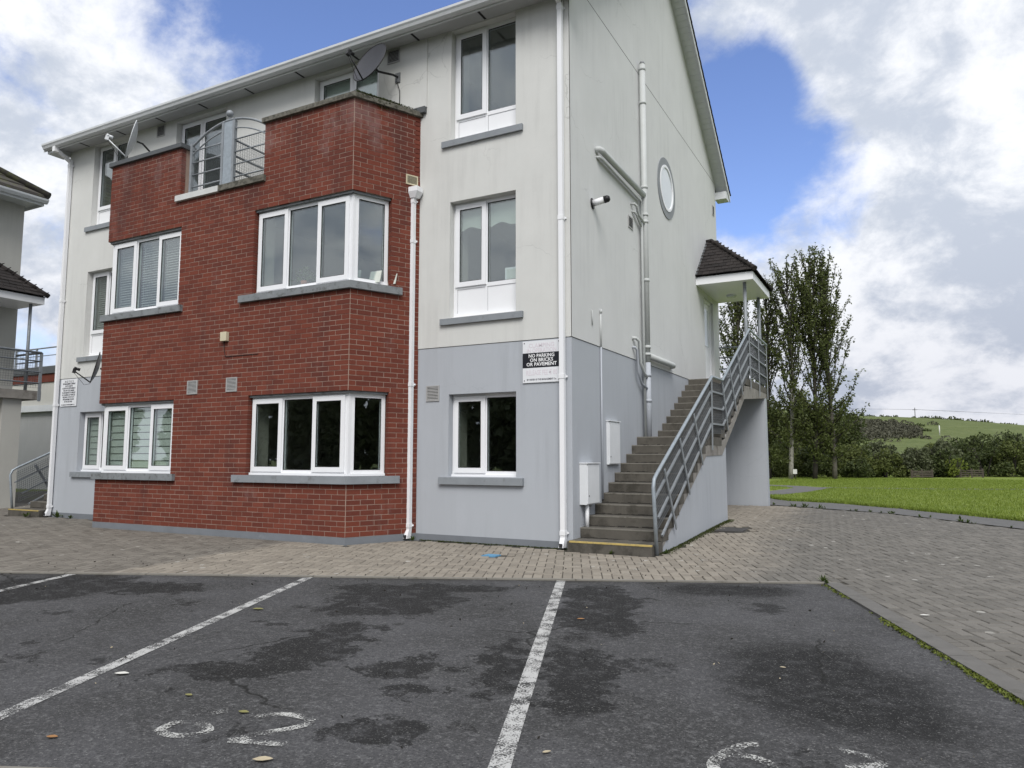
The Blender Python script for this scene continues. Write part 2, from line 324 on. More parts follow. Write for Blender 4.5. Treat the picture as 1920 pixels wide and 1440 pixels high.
# ------------------------------------------------------------------ mesh builder
WL = {}
def wloc(o): return WL.get(o.name, Vector((0, 0, 0))) if o else Vector((0, 0, 0))
def props(o, label=None, cat=None, group=None, kind=None):
    for k, v in (('label', label), ('category', cat), ('group', group), ('kind', kind)):
        if v: o[k] = v
    return o
def empty(name, loc, **k):
    o = bpy.data.objects.new(name, None); o.empty_display_size = .2; COL.objects.link(o)
    o.location = loc; WL[o.name] = Vector(loc); return props(o, **k)
def link(name, me, loc, parent=None, **k):
    o = bpy.data.objects.new(name, me); COL.objects.link(o)
    loc = Vector(loc); o.location = loc - wloc(parent); o.parent = parent; WL[o.name] = loc
    return props(o, **k)
class MB:
    def __init__(s): s.v = []; s.f = []; s.sm = []
    def poly(s, pts, sm=False):
        i = len(s.v); s.v += [tuple(p) for p in pts]; s.f.append(tuple(range(i, i+len(pts)))); s.sm.append(sm)
    def hexa(s, c):      # 8 corners: bottom 4 ccw, top 4 ccw
        i = len(s.v); s.v += [tuple(p) for p in c]
        for q in ((3, 2, 1, 0), (4, 5, 6, 7), (0, 1, 5, 4), (1, 2, 6, 5), (2, 3, 7, 6), (3, 0, 4, 7)): s.f.append(tuple(i+k for k in q)); s.sm.append(False)
    def box(s, x0, x1, y0, y1, z0, z1): s.hexa([(x0, y0, z0), (x1, y0, z0), (x1, y1, z0), (x0, y1, z0), (x0, y0, z1), (x1, y0, z1), (x1, y1, z1), (x0, y1, z1)])
    def bar(s, a, b, w, t, upv=(0, 0, 1)):     # flat bar from a to b, w across (perp to upv), t along upv
        a, b = Vector(a), Vector(b); d = (b-a).normalized(); sd_ = d.cross(Vector(upv))
        if sd_.length < 1e-4: sd_ = d.cross(Vector((1, 0, 0)))
        sd_.normalize(); u_ = sd_.cross(d).normalized()
        x, y = sd_*w/2, u_*t/2
        s.hexa([a-x-y, a+x-y, b+x-y, b-x-y, a-x+y, a+x+y, b+x+y, b-x+y])
    def tube(s, pts, r, n=8, cap=True):
        pts = [Vector(p) for p in pts]; rs = r if isinstance(r, (list, tuple)) else [r]*len(pts)
        rings = []; prev = None
        for k, p in enumerate(pts):
            d = (pts[min(k+1, len(pts)-1)]-pts[max(k-1, 0)]).normalized()
            if prev is None: a = d.cross(Vector((0, 0, 1)) if abs(d.z) < .95 else Vector((1, 0, 0))).normalized()
            else:
                a = prev - d*prev.dot(d); a = a.normalized() if a.length > 1e-5 else d.orthogonal().normalized()
            prev = a; b = d.cross(a); i = len(s.v)
            s.v += [tuple(p+(a*math.cos(2*math.pi*j/n)+b*math.sin(2*math.pi*j/n))*rs[k]) for j in range(n)]; rings.append(i)
        for i0, i1 in zip(rings, rings[1:]):
            for j in range(n): s.f.append((i0+j, i0+(j+1) % n, i1+(j+1) % n, i1+j)); s.sm.append(True)
        if cap:
            s.f.append(tuple(rings[0]+j for j in reversed(range(n)))); s.sm.append(False)
            s.f.append(tuple(rings[-1]+j for j in range(n))); s.sm.append(False)
    def prism(s, poly, z0, z1):
        n = len(poly); i = len(s.v)
        s.v += [(p[0], p[1], z0) for p in poly]+[(p[0], p[1], z1) for p in poly]
        s.f.append(tuple(i+k for k in reversed(range(n)))); s.f.append(tuple(i+n+k for k in range(n))); s.sm += [False, False]
        for k in range(n): s.f.append((i+k, i+(k+1) % n, i+n+(k+1) % n, i+n+k)); s.sm.append(False)
    def extrude(s, prof, a, b):      # prof: list of points as function of an origin; prism of a closed profile between two offsets
        n = len(prof); i = len(s.v); a, b = Vector(a), Vector(b)
        s.v += [tuple(Vector(p)+a) for p in prof]+[tuple(Vector(p)+b) for p in prof]
        s.f.append(tuple(i+k for k in reversed(range(n)))); s.f.append(tuple(i+n+k for k in range(n))); s.sm += [False, False]
        for k in range(n): s.f.append((i+k, i+(k+1) % n, i+n+(k+1) % n, i+n+k)); s.sm.append(False)
    def sphere(s, c, r, nu=12, nv=8, sc=(1, 1, 1)):
        i = len(s.v)
        for a in range(nv+1):
            t = math.pi*a/nv
            for b in range(nu): p = 2*math.pi*b/nu; s.v.append((c[0]+r*sc[0]*math.sin(t)*math.cos(p), c[1]+r*sc[1]*math.sin(t)*math.sin(p), c[2]+r*sc[2]*math.cos(t)))
        for a in range(nv):
            for b in range(nu): s.f.append((i+a*nu+b, i+(a+1)*nu+b, i+(a+1)*nu+(b+1) % nu, i+a*nu+(b+1) % nu)); s.sm.append(True)
    def mesh(s, name, mat, off=(0, 0, 0)):
        me = bpy.data.meshes.new(name); o = Vector(off)
        me.from_pydata([(p[0]-o.x, p[1]-o.y, p[2]-o.z) for p in s.v], [], s.f); me.materials.append(mat)
        me.polygons.foreach_set('use_smooth', s.sm); me.validate(clean_customdata=False); me.update(); return me
    def build(s, name, mat, parent=None, base=None, **k):
        a = np.array(s.v); c = (a.min(0)+a.max(0))/2
        if base is not None: c = np.array(base)
        return link(name, s.mesh(name, mat, c), c, parent, **k)

# ------------------------------------------------------------------ ground
def sstep(t): t = max(0., min(1., t)); return t*t*(3-2*t)
def g(x, y): return .12*sstep(y/4.5)
def crest(x):
    xs = [-420, -150, -64, -44, -13, 6, 20, 36, 42, 80, 150, 420]; zs = [46, 38, 29, 22, 17.6, 16.1, 14.4, 12.2, 11.3, 7.5, 4, 3]
    return float(np.interp(x, xs, zs))
def hill_z(x, y): return crest(x)*sstep((y-85)/225.0)*(1-.35*sstep((y-320)/200)) + .6*math.sin(x*.045+y*.021)*sstep((y-95)/80)
def terrain():
    xs = sorted(set(list(np.linspace(-420, 420, 71))+list(np.linspace(-60, 60, 31)))); ys = [-400, -150, -60, -20, -8, 0, 1.5, 3, 4.5, 9, 20, 40, 60, 85]+list(range(95, 330, 9))+[340, 380, 450, 600, 2500]
    xs = [-3000]+xs+[3000]
    V = [(x, y, g(x, y)-.06+(hill_z(max(-420, min(420, x)), y) if y > 60 else 0)) for y in ys for x in xs]; n = len(xs)
    F = [(j*n+i, j*n+i+1, (j+1)*n+i+1, (j+1)*n+i) for j in range(len(ys)-1) for i in range(n-1)]
    me = bpy.data.meshes.new('ground'); me.from_pydata(V, [], F); me.materials.append(m_hill); me.polygons.foreach_set('use_smooth', [True]*len(F))
    return link('ground', me, (0, 0, 0), kind='structure')
terrain()
def sheet(name, poly, off, mat, parent=None, **k):
    bm = bmesh.new(); bm.faces.new([bm.verts.new((x, y, 0)) for x, y in poly])
    for yy in np.arange(.3, 4.6, .3): bmesh.ops.bisect_plane(bm, geom=bm.verts[:]+bm.edges[:]+bm.faces[:], plane_co=(0, yy, 0), plane_no=(0, 1, 0))
    bmesh.ops.triangulate(bm, faces=bm.faces[:])
    bm.normal_update()
    for f in bm.faces:
        if f.normal.z < 0: f.normal_flip()
    for v in bm.verts: v.co.z = g(v.co.x, v.co.y)+off
    me = bpy.data.meshes.new(name); bm.to_mesh(me); bm.free(); me.materials.append(mat)
    return link(name, me, (0, 0, 0), parent, **k)
def U(u, v): return (UO[0]+UU[0]*u+VV[0]*v, UO[1]+UU[1]*u+VV[1]*v)
def kerb_u(v): return -.057*v
GRASS_LINE = [(-13, 16.2), (-3, 13.4), (.55, 12.6), (.85, 11.9), (1.31, 11.14), (2.41, 10.69), (3.79, 9.22), (5.81, 6.53), (7.9, 3.7), (11, -1), (14, -6), (18, -14)]
PAVE_LINE = [(-13, 11.2), (.6, 9.95), (1.13, 9.2), (2.57, 8.25), (3.71, 7.45), (5.6, 4.77), (7.5, 2.2), (10, -2), (13, -7), (16.4, -14)]
lawn = sheet('lawn', GRASS_LINE+[(60, -14), (60, 62), (-60, 62), (-60, 20)], .02, m_grass, kind='structure')
sheet('path', PAVE_LINE+[(x+.25, y+.25) for x, y in reversed(GRASS_LINE)], .004, m_path, kind='structure')
rib = [(-2.2, 12.6, .8), (.15, 14.6, .75), (.62, 16.4, .6), (.86, 18.2, .55), (1.0, 19.6, .6), (.2, 21.0, .5), (-2, 22.5, .5)]
L_, R_ = [], []
for i, (x, y, hw) in enumerate(rib):
    a, b = rib[max(0, i-1)], rib[min(len(rib)-1, i+1)]; d = Vector((b[0]-a[0], b[1]-a[1])).normalized()
    L_.append((x-d.y*hw, y+d.x*hw)); R_.append((x+d.y*hw, y-d.x*hw))
sheet('path', L_+R_[::-1], .026, m_path, kind='structure')
sheet('path', [(.9, 20.3), (1.5, 19.9), (5.5, 20.6), (9, 22.2), (8.9, 22.7), (5.3, 21.2), (1.4, 20.7)], .0265, m_path, kind='structure')
car_park = sheet('car_park', [U(-18, 0), U(0, 0), U(kerb_u(9), 9), U(kerb_u(22), 22), U(-18, 22)], -.016, m_asphalt, kind='structure')
pavement = sheet('pavement', PAVE_LINE+[U(kerb_u(22)+.15, 22), U(kerb_u(9)+.15, 9), U(.15, -.06), U(-18, -.06), (-22, -8), (-22, 10.5)], -.012, m_joint, kind='structure')
mb = MB()
for a in np.arange(-18, .05, .915):
    q = [U(a, -.06), U(min(a+.905, .14), -.06), U(min(a+.905, .14), 0.0), U(a, 0.0)]
    mb.hexa([(x, y, -.1) for x, y in q]+[(x, y, -.002) for x, y in q])
mb.build('kerb', m_concstrip, kind='structure')
mb = MB(); v0 = .005
while v0 < 12:
    v1 = v0+.905
    q = [U(kerb_u(v0), v0), U(kerb_u(v0)+.15, v0), U(kerb_u(v1)+.15, v1), U(kerb_u(v1), v1)]
    mb.hexa([(x, y, -.1) for x, y in q[::-1]]+[(x, y, .004) for x, y in q[::-1]]); v0 = v1+.008
mb.build('kerb', m_kerb, kind='structure')
mb = MB()
for a in np.arange(-14, -4.2, .915):
    q = [U(a, 4.74), U(a+.905, 4.74), U(a+.905, 4.88), U(a, 4.88)]
    mb.hexa([(x, y, -.1) for x, y in q[::-1]]+[(x, y, -.008) for x, y in q[::-1]])
mb.build('kerb', m_concstrip, kind='structure')
# painted bay lines and numbers: children of the car park
def stroke(pts, w_, z, name, mat):
    P = [Vector((p[0], p[1])) for p in pts]; l, r = [], []
    for i, p in enumerate(P):
        d = (P[min(i+1, len(P)-1)]-P[max(0, i-1)]).normalized(); nn = Vector((-d.y, d.x))*w_/2
        l.append(p+nn); r.append(p-nn)
    m_ = MB()
    for i in range(len(P)-1): m_.poly([(r[i].x, r[i].y, z), (r[i+1].x, r[i+1].y, z), (l[i+1].x, l[i+1].y, z), (l[i].x, l[i].y, z)])
    return m_.build(name, mat, car_park)
for ua, ub in ((-2.60, -2.785), (-5.23, -5.245), (-7.835, -7.86), (-10.45, -10.5)): stroke([U(ua+(ub-ua)*t, .03+4.62*t) for t in np.linspace(0, 1, 12)], .092, -.0115, 'bay_line', m_line)
def smooth(pts, n=4):
    out = []
    for i in range(len(pts)-1):
        p0, p1, p2, p3 = [Vector(pts[max(0, min(len(pts)-1, j))]) for j in (i-1, i, i+1, i+2)]
        for t in np.arange(0, 1, 1/n): out.append(.5*((2*p1)+(-p0+p2)*t+(2*p0-5*p1+4*p2-p3)*t*t+(-p0+3*p1-3*p2+p3)*t**3))
    return out+[Vector(pts[-1])]
D6 = [(0.991, -6.61), (0.942, -6.696), (0.902, -6.8), (0.908, -6.899), (0.935, -6.953), (1.014, -6.963), (1.082, -6.941), (1.124, -6.89), (1.123, -6.846), (1.062, -6.81), (0.977, -6.8), (0.921, -6.83)]
D2 = [(1.179, -6.621), (1.212, -6.561), (1.292, -6.519), (1.397, -6.513), (1.45, -6.534), (1.463, -6.59), (1.432, -6.66), (1.38, -6.739), (1.335, -6.821), (1.307, -6.885)]
D2b = [(1.307, -6.885), (1.425, -6.843), (1.511, -6.818), (1.587, -6.785)]
D6b = [(3.378, -5.843), (3.331, -5.868), (3.282, -5.96), (3.256, -6.05), (3.247, -6.127), (3.27, -6.191), (3.333, -6.214), (3.41, -6.189), (3.459, -6.119), (3.457, -6.04), (3.398, -5.999), (3.333, -5.997), (3.275, -6.02)]
D3 = [(3.57, -5.82), (3.634, -5.78), (3.725, -5.751), (3.827, -5.766), (3.857, -5.804), (3.829, -5.854), (3.724, -5.904)]
D3b = [(3.724, -5.904), (3.85, -5.901), (3.879, -5.941), (3.835, -6.018), (3.727, -6.096)]
for k, d in enumerate((D6, D2, D2b, D6b, D3, D3b)): stroke(smooth(d), .052, -.0113+.0004*k, 'bay_number', m_digit)

# ------------------------------------------------------------------ paving blocks (herringbone)
BAY = [(-9.36, 0.0), (-8.87, -1.042), (-3.07, -1.042), (-2.58, 0.0)]
def inside(poly, x, y):
    r = False; j = len(poly)-1
    for i in range(len(poly)):
        xi, yi = poly[i]; xj, yj = poly[j]
        if (yi > y) != (yj > y) and x < (xj-xi)*(y-yi)/(yj-yi)+xi: r = not r
        j = i
    return r
PAVE_POLY = PAVE_LINE+[(16.4, -16), (-20, -16), (-20, 10.4)]
BAYO = [(-9.4, 0.02), (-8.9, -1.06), (-3.05, -1.06), (-2.55, .02)]
COVERS = [(1.28, 1.72, 2.62, 3.28), (-.79, -.59, -1.12, -.93)]
def paved(x, y):
    if not inside(PAVE_POLY, x, y) or inside(BAYO, x, y): return False
    if -12.02 < x < .02 and -.012 < y < 9.45: return False
    if 0 <= x < 1.17 and (-.24 < y < 4.44 or 8.84 < y < 9.2): return False
    if -13.17 < x < -12 and -.24 < y < 9.2: return False
    for a, b, c, d in COVERS:
        if a < x < b and c < y < d: return False
    u = (x-UO[0])*UU[0]+(y-UO[1])*UU[1]; v = (x-UO[0])*VV[0]+(y-UO[1])*VV[1]
    if v > -.065 and u < kerb_u(max(v, 0))+.155: return False
    return not (v > 9)
def block_mesh(mb, c, ax, ay, hl, hw, z, tilt):
    # chamfered block: top face, four arrises, four short sides
    e = .005
    def P(a, b, dz): return (c[0]+ax[0]*a+ay[0]*b, c[1]+ax[1]*a+ay[1]*b, z+dz+tilt[0]*a+tilt[1]*b)
    t = [P(-hl+e, -hw+e, 0), P(hl-e, -hw+e, 0), P(hl-e, hw-e, 0), P(-hl+e, hw-e, 0)]
    s_ = [P(-hl, -hw, -.005), P(hl, -hw, -.005), P(hl, hw, -.005), P(-hl, hw, -.005)]
    d = [P(-hl, -hw, -.03), P(hl, -hw, -.03), P(hl, hw, -.03), P(-hl, hw, -.03)]
    i = len(mb.v); mb.v += t+s_+d; mb.f.append((i, i+1, i+2, i+3)); mb.sm.append(False)
    for k in range(4):
        k2 = (k+1) % 4
        mb.f.append((i+4+k, i+4+k2, i+k2, i+k)); mb.f.append((i+8+k, i+8+k2, i+4+k2, i+4+k)); mb.sm += [False, False]
A_ = .1035; blocks = []; cand = []
for iy in range(-105, 105):
    for ix in range(-230, 130):
        if (ix-iy) % 4 == 0: cu, cv, hor = (ix+1)*A_, (iy+.5)*A_, True
        elif (ix-iy) % 4 == 3: cu, cv, hor = (ix+.5)*A_, (iy+1)*A_, False
        else: continue
        if -.19 < cv < 0 and cu < .1: continue
        x, y = U(cu, cv)
        if x < -19 or x > 12 or y > 10.2 or y < -9: continue
        hl, hw = (.0985, .0475) if hor else (.0475, .0985)
        cand.append((cu, cv, hor, hl, hw))
for iu in range(-175, 2): blocks.append((iu*A_+.05, -.167, False))
def clip(poly, p, n):
    out = []
    for a, b in zip(poly, poly[1:]+poly[:1]):
        da, db = (a[0]-p[0])*n[0]+(a[1]-p[1])*n[1], (b[0]-p[0])*n[0]+(b[1]-p[1])*n[1]
        if da >= 0: out.append(a)
        if da*db < 0: t = da/(da-db); out.append((a[0]+(b[0]-a[0])*t, a[1]+(b[1]-a[1])*t))
    return out
kn = (UU[0]+VV[0]*.057, UU[1]+VV[1]*.057)
nb = Vector((1.042, -.49)).normalized()
EDGES = [(U(.160, 0), kn, lambda x, y, u, v: v > -.05), (U(0, -.272), (-VV[0], -VV[1]), lambda x, y, u, v: u < .15 and v < .1), ((0, -.014), (0, -1), lambda x, y, u, v: -2.7 < x < .05 or x < -9.3), ((0, -1.064), (0, -1), lambda x, y, u, v: -8.9 < x < -3.05),
         ((-3.05, -1.06), tuple(nb), lambda x, y, u, v: -3.1 < x < -2.4 and y > -1.1), ((1.175, 0), (1, 0), lambda x, y, u, v: -.2 < y < 4.4), ((0, -.245), (0, -1), lambda x, y, u, v: 0 < x < 1.2), (PAVE_LINE[4], (-.755, -.655), lambda x, y, u, v: x > 3.5), ((0, 8.86), (0, -1), lambda x, y, u, v: 0 < x < 1.15)]
cuts = []
def cut_block(cu, cv, hl, hw):
    x, y = U(cu, cv); poly = [U(cu+a*hl, cv+b*hw) for a, b in ((-1, 1), (1, 1), (1, -1), (-1, -1))]; hit = False
    for p, n, ok in EDGES:
        if ok(x, y, cu, cv) and min((q[0]-p[0])*n[0]+(q[1]-p[1])*n[1] for q in poly) < 0:
            poly = clip(poly, p, n); hit = True
            if len(poly) < 3: return
    if not hit: return
    ar = .5*sum(a[0]*b[1]-b[0]*a[1] for a, b in zip(poly, poly[1:]+poly[:1])); cx = sum(q[0] for q in poly)/len(poly); cy_ = sum(q[1] for q in poly)/len(poly)
    if abs(ar) > .0012 and paved(cx, cy_): cuts.append(poly if ar > 0 else poly[::-1])
for cu, cv, hor, hl, hw in cand:
    if cv+hw > -.272 and cv-hw < 0 and cu < .15+hl: cut_block(cu, cv, hl, hw); continue
    if all(paved(*U(cu+sx*hl, cv+sy_*hw)) for sx in (-1, 1) for sy_ in (-1, 1)): blocks.append((cu, cv, hor))
    else: cut_block(cu, cv, hl, hw)
CAM = np.array([3.992, -9.286, 1.227])
def vis(p):          # picture position in units of the frame half width / half height, and distance
    q = Vector(p)-Vector(CAM); zz = q.dot(fw)
    return (q.dot(rt)/zz*1377/960, q.dot(up)/zz*1377/720, zz) if zz > .1 else (9, 9, 99)
scored = []
for k, (cu, cv, hor) in enumerate(blocks):
    x, y = U(cu, cv); a, b, d = vis((x, y, 0))
    scored.append(((abs(a) < .99 and -.995 < b < 1)*1/d**3, k))
top300 = {k for s, k in sorted(scored, reverse=True)[:298]}
mbx = MB(); block_mesh(mbx, (0, 0), UU, VV, .0985, .0475, 0, (0, 0)); me_h = mbx.mesh('paving_block', m_paver)
mbx = MB(); block_mesh(mbx, (0, 0), UU, VV, .0475, .0985, 0, (0, 0)); me_v = mbx.mesh('paving_block', m_paver)
rest = MB()
for k, (cu, cv, hor) in enumerate(blocks):
    x, y = U(cu, cv); z = g(x, y)+random.uniform(-.0025, .0025)
    if k in top300: link('paving_block', me_h if hor else me_v, (x, y, z), pavement)
    else:
        sl = (g(x+.05*VV[0], y+.05*VV[1])-g(x, y))/.05
        block_mesh(rest, (x, y), UU, VV, *((.0985, .0475) if hor else (.0475, .0985)), z, (random.uniform(-.01, .01)+(g(x+.05*UU[0], y+.05*UU[1])-g(x, y))/.05, random.uniform(-.01, .01)+sl))
for poly in cuts:      # blocks cut to fit along kerbs and walls
    zt = [g(*q)-.001 for q in poly]; i = len(rest.v); n_ = len(poly)
    rest.v += [(q[0], q[1], z) for q, z in zip(poly, zt)]+[(q[0], q[1], z-.03) for q, z in zip(poly, zt)]
    rest.f.append(tuple(range(i, i+n_))); rest.sm.append(False)
    for k in range(n_): k2 = (k+1) % n_; rest.f.append((i+n_+k, i+n_+k2, i+k2, i+k)); rest.sm.append(False)
rest.build('block_paving', m_paver, pavement, kind='stuff')

# ------------------------------------------------------------------ the apartment block
B = empty('apartment_building', (-6, 4.7, 0), label='three storey white and grey block of flats with red brick bay and outside stairs', cat='apartment building')
class F2:            # a wall frame: a along, c inward, z up
    def __init__(s, o, ux, nin): s.o = Vector((*o, 0)); s.u = Vector((*ux, 0)); s.n = Vector((*nin, 0))
    def P(s, a, c, z): p = s.o+s.u*a+s.n*c; return (p.x, p.y, z)
    def box(s, mb, a0, a1, c0, c1, z0, z1): mb.hexa([s.P(a0, c0, z0), s.P(a1, c0, z0), s.P(a1, c1, z0), s.P(a0, c1, z0), s.P(a0, c0, z1), s.P(a1, c0, z1), s.P(a1, c1, z1), s.P(a0, c1, z1)])
FRONT = F2((0, 0), (1, 0), (0, 1)); LEFTW = F2((-12, 0), (0, 1), (1, 0)); RIGHTW = F2((0, 0), (0, 1), (-1, 0)); BACK = F2((0, 9.42), (1, 0), (0, -1))
dch = Vector((.49, 1.042)).normalized(); CHL = Vector((.49, 1.042)).length
BAYF = F2((0, -1.042), (1, 0), (0, 1))
BAYR = F2((-3.07, -1.042), (dch.x, dch.y), (-dch.y, dch.x))
BAYL = F2((-8.87, -1.042), (-dch.x, dch.y), (dch.y, dch.x))
def wall(mb, fr, a0, a1, z0, z1, holes=(), depth=.12, c=0.0):
    A = sorted({a0, a1, *[min(max(h[i], a0), a1) for h in holes for i in (0, 1)]}); Z = sorted({z0, z1, *[min(max(h[i], z0), z1) for h in holes for i in (2, 3)]})
    for p, q in zip(A, A[1:]):
        for r, s in zip(Z, Z[1:]):
            if any(h[0] < (p+q)/2 < h[1] and h[2] < (r+s)/2 < h[3] for h in holes): continue
            mb.poly([fr.P(p, c, r), fr.P(q, c, r), fr.P(q, c, s), fr.P(p, c, s)])
    for h in holes:
        p, q, r, s = max(h[0], a0), min(h[1], a1), max(h[2], z0), min(h[3], z1); d = c+depth
        if q <= p or s <= r: continue
        if h[0] >= a0: mb.poly([fr.P(p, c, r), fr.P(p, c, s), fr.P(p, d, s), fr.P(p, d, r)])
        if h[1] <= a1: mb.poly([fr.P(q, c, r), fr.P(q, d, r), fr.P(q, d, s), fr.P(q, c, s)])
        if h[2] >= z0: mb.poly([fr.P(p, c, r), fr.P(p, d, r), fr.P(q, d, r), fr.P(q, c, r)])
        if h[3] <= z1: mb.poly([fr.P(p, c, s), fr.P(q, c, s), fr.P(q, d, s), fr.P(p, d, s)])
WX = [(-2.012, -.868), (-11.132, -9.988)]
ZG, ZM, ZT = (.955, 2.18), (3.345, 5.158), (6.15, 7.945)
FD = [(-8.49, -7.08, 5.74, 7.88), (-4.86, -3.45, 5.74, 7.88)]
holes_low = [(a, b, *ZG) for a, b in WX]
holes_up = [(a, b, *z) for a, b in WX for z in (ZM, ZT)]
# plinth, lower grey render, upper white render (8 mm proud with a drip edge)
for a0, a1 in ((-12, -9.36), (-2.58, 0)): mb = MB(); FRONT.box(mb, a0, a1, -.004, .1, -.15, .097); mb.build('plinth', m_plinth, B)
for fr in (RIGHTW, LEFTW): mb = MB(); fr.box(mb, .001, 9.42, -.004, .1, -.15, .0965); mb.build('plinth', m_plinth, B)
mb = MB()
wall(mb, FRONT, -2.58, 0, .097, 2.9, holes_low); wall(mb, RIGHTW, 0, 9.42, .097, 2.9)
mb.build('wall', m_lower, B, label='lower storey wall in pale blue grey paint')
mb = MB(); wall(mb, FRONT, -12, -9.36, .097, 2.9, holes_low); wall(mb, LEFTW, 0, 9.42, .097, 2.9)
mb.build('wall', m_lower, B, label='lower storey wall in pale blue grey paint')
mb = MB()
wall(mb, FRONT, -12, -9.36, 2.908, 8.0, holes_up, .13, -.009); wall(mb, FRONT, -2.58, .0, 2.908, 8.0, holes_up, .13, -.009)
wall(mb, FRONT, -9.36, -2.58, 5.6, 8.0, FD, .13, -.009)
for a0, a1 in ((-12, -9.36), (-2.58, 0)): mb.poly([(a0, .001, 2.908), (a1, .001, 2.908), (a1, -.009, 2.908), (a0, -.009, 2.908)])
mb.build('wall', m_white, B, label='upper front wall in off white render')
mb = MB()
door_h = [(7.88, 8.80, 2.93, 5.02)]
YR, ZR = 4.71, 11.70
RP = lambda y: 8.27+(ZR-8.27)*(1-abs(y-YR)/YR)
for fr, s in ((RIGHTW, 1), (LEFTW, 1)):
    wall(mb, fr, -.009, 9.43, 2.908, 8.262, door_h, .14, -.009)
    mb.poly([fr.P(0, .001, 2.908), fr.P(9.42, .001, 2.908), fr.P(9.42, -.009, 2.908), fr.P(0, -.009, 2.908)])
    mb.poly([fr.P(-.009, -.009, 8.27), fr.P(9.43, -.009, 8.27), fr.P(YR, -.009, ZR)])
    mb.poly([fr.P(-.009, .004, 8.262), fr.P(9.43, .004, 8.262), fr.P(9.43, .004, 8.27), fr.P(-.009, .004, 8.27)])
wall(mb, BACK, -12, 0, 0, 8.2)
mb.build('gable_wall', m_gable, B)
mb = MB()
for x in (.0092,): RIGHTW.box(mb, -.005, 9.43, -.0105, .003, 8.261, 8.2705)
mb.build('expansion_joint', m_vent_dark, B)
mb = MB(); mb.box(-3.43, -2.46, -.030, -.0095, 6.80, 7.953); mb.build('render_band', m_white, B)
mb = MB(); mb.box(-2.76, -2.468, -.075, -.0105, 6.70, 6.797); mb.build('lead_flashing', m_coping_dark, B)
mb = MB()        # corner beads
FRONT.box(mb, -.022, .0, -.0105, -.0088, 2.912, 7.93)
mb.build('corner_bead', m_white, B)
# interior: floors, ceilings and partitions seen through the glass
mb = MB()
for z0, z1 in ((-.02, 2.62), (2.92, 5.42), (5.72, 7.99)):
    for zz in (z0, z1):
        mb.poly([(-11.85, .2, zz), (-.15, .2, zz), (-.15, 9.2, zz), (-11.85, 9.2, zz)])
        if z1 < 5.5: mb.poly([(-9.2, .2, zz), (-8.75, -.88, zz), (-3.19, -.88, zz), (-2.74, .2, zz)])
    for x in (-2.66, -5.97, -9.28): mb.box(x-.05, x+.05, .16, 4.5, z0+.001, z1-.001)
    mb.box(-11.9, -.1, 4.52, 4.6, z0+.002, z1-.002)
mb.build('interior_wall', m_interior, B)

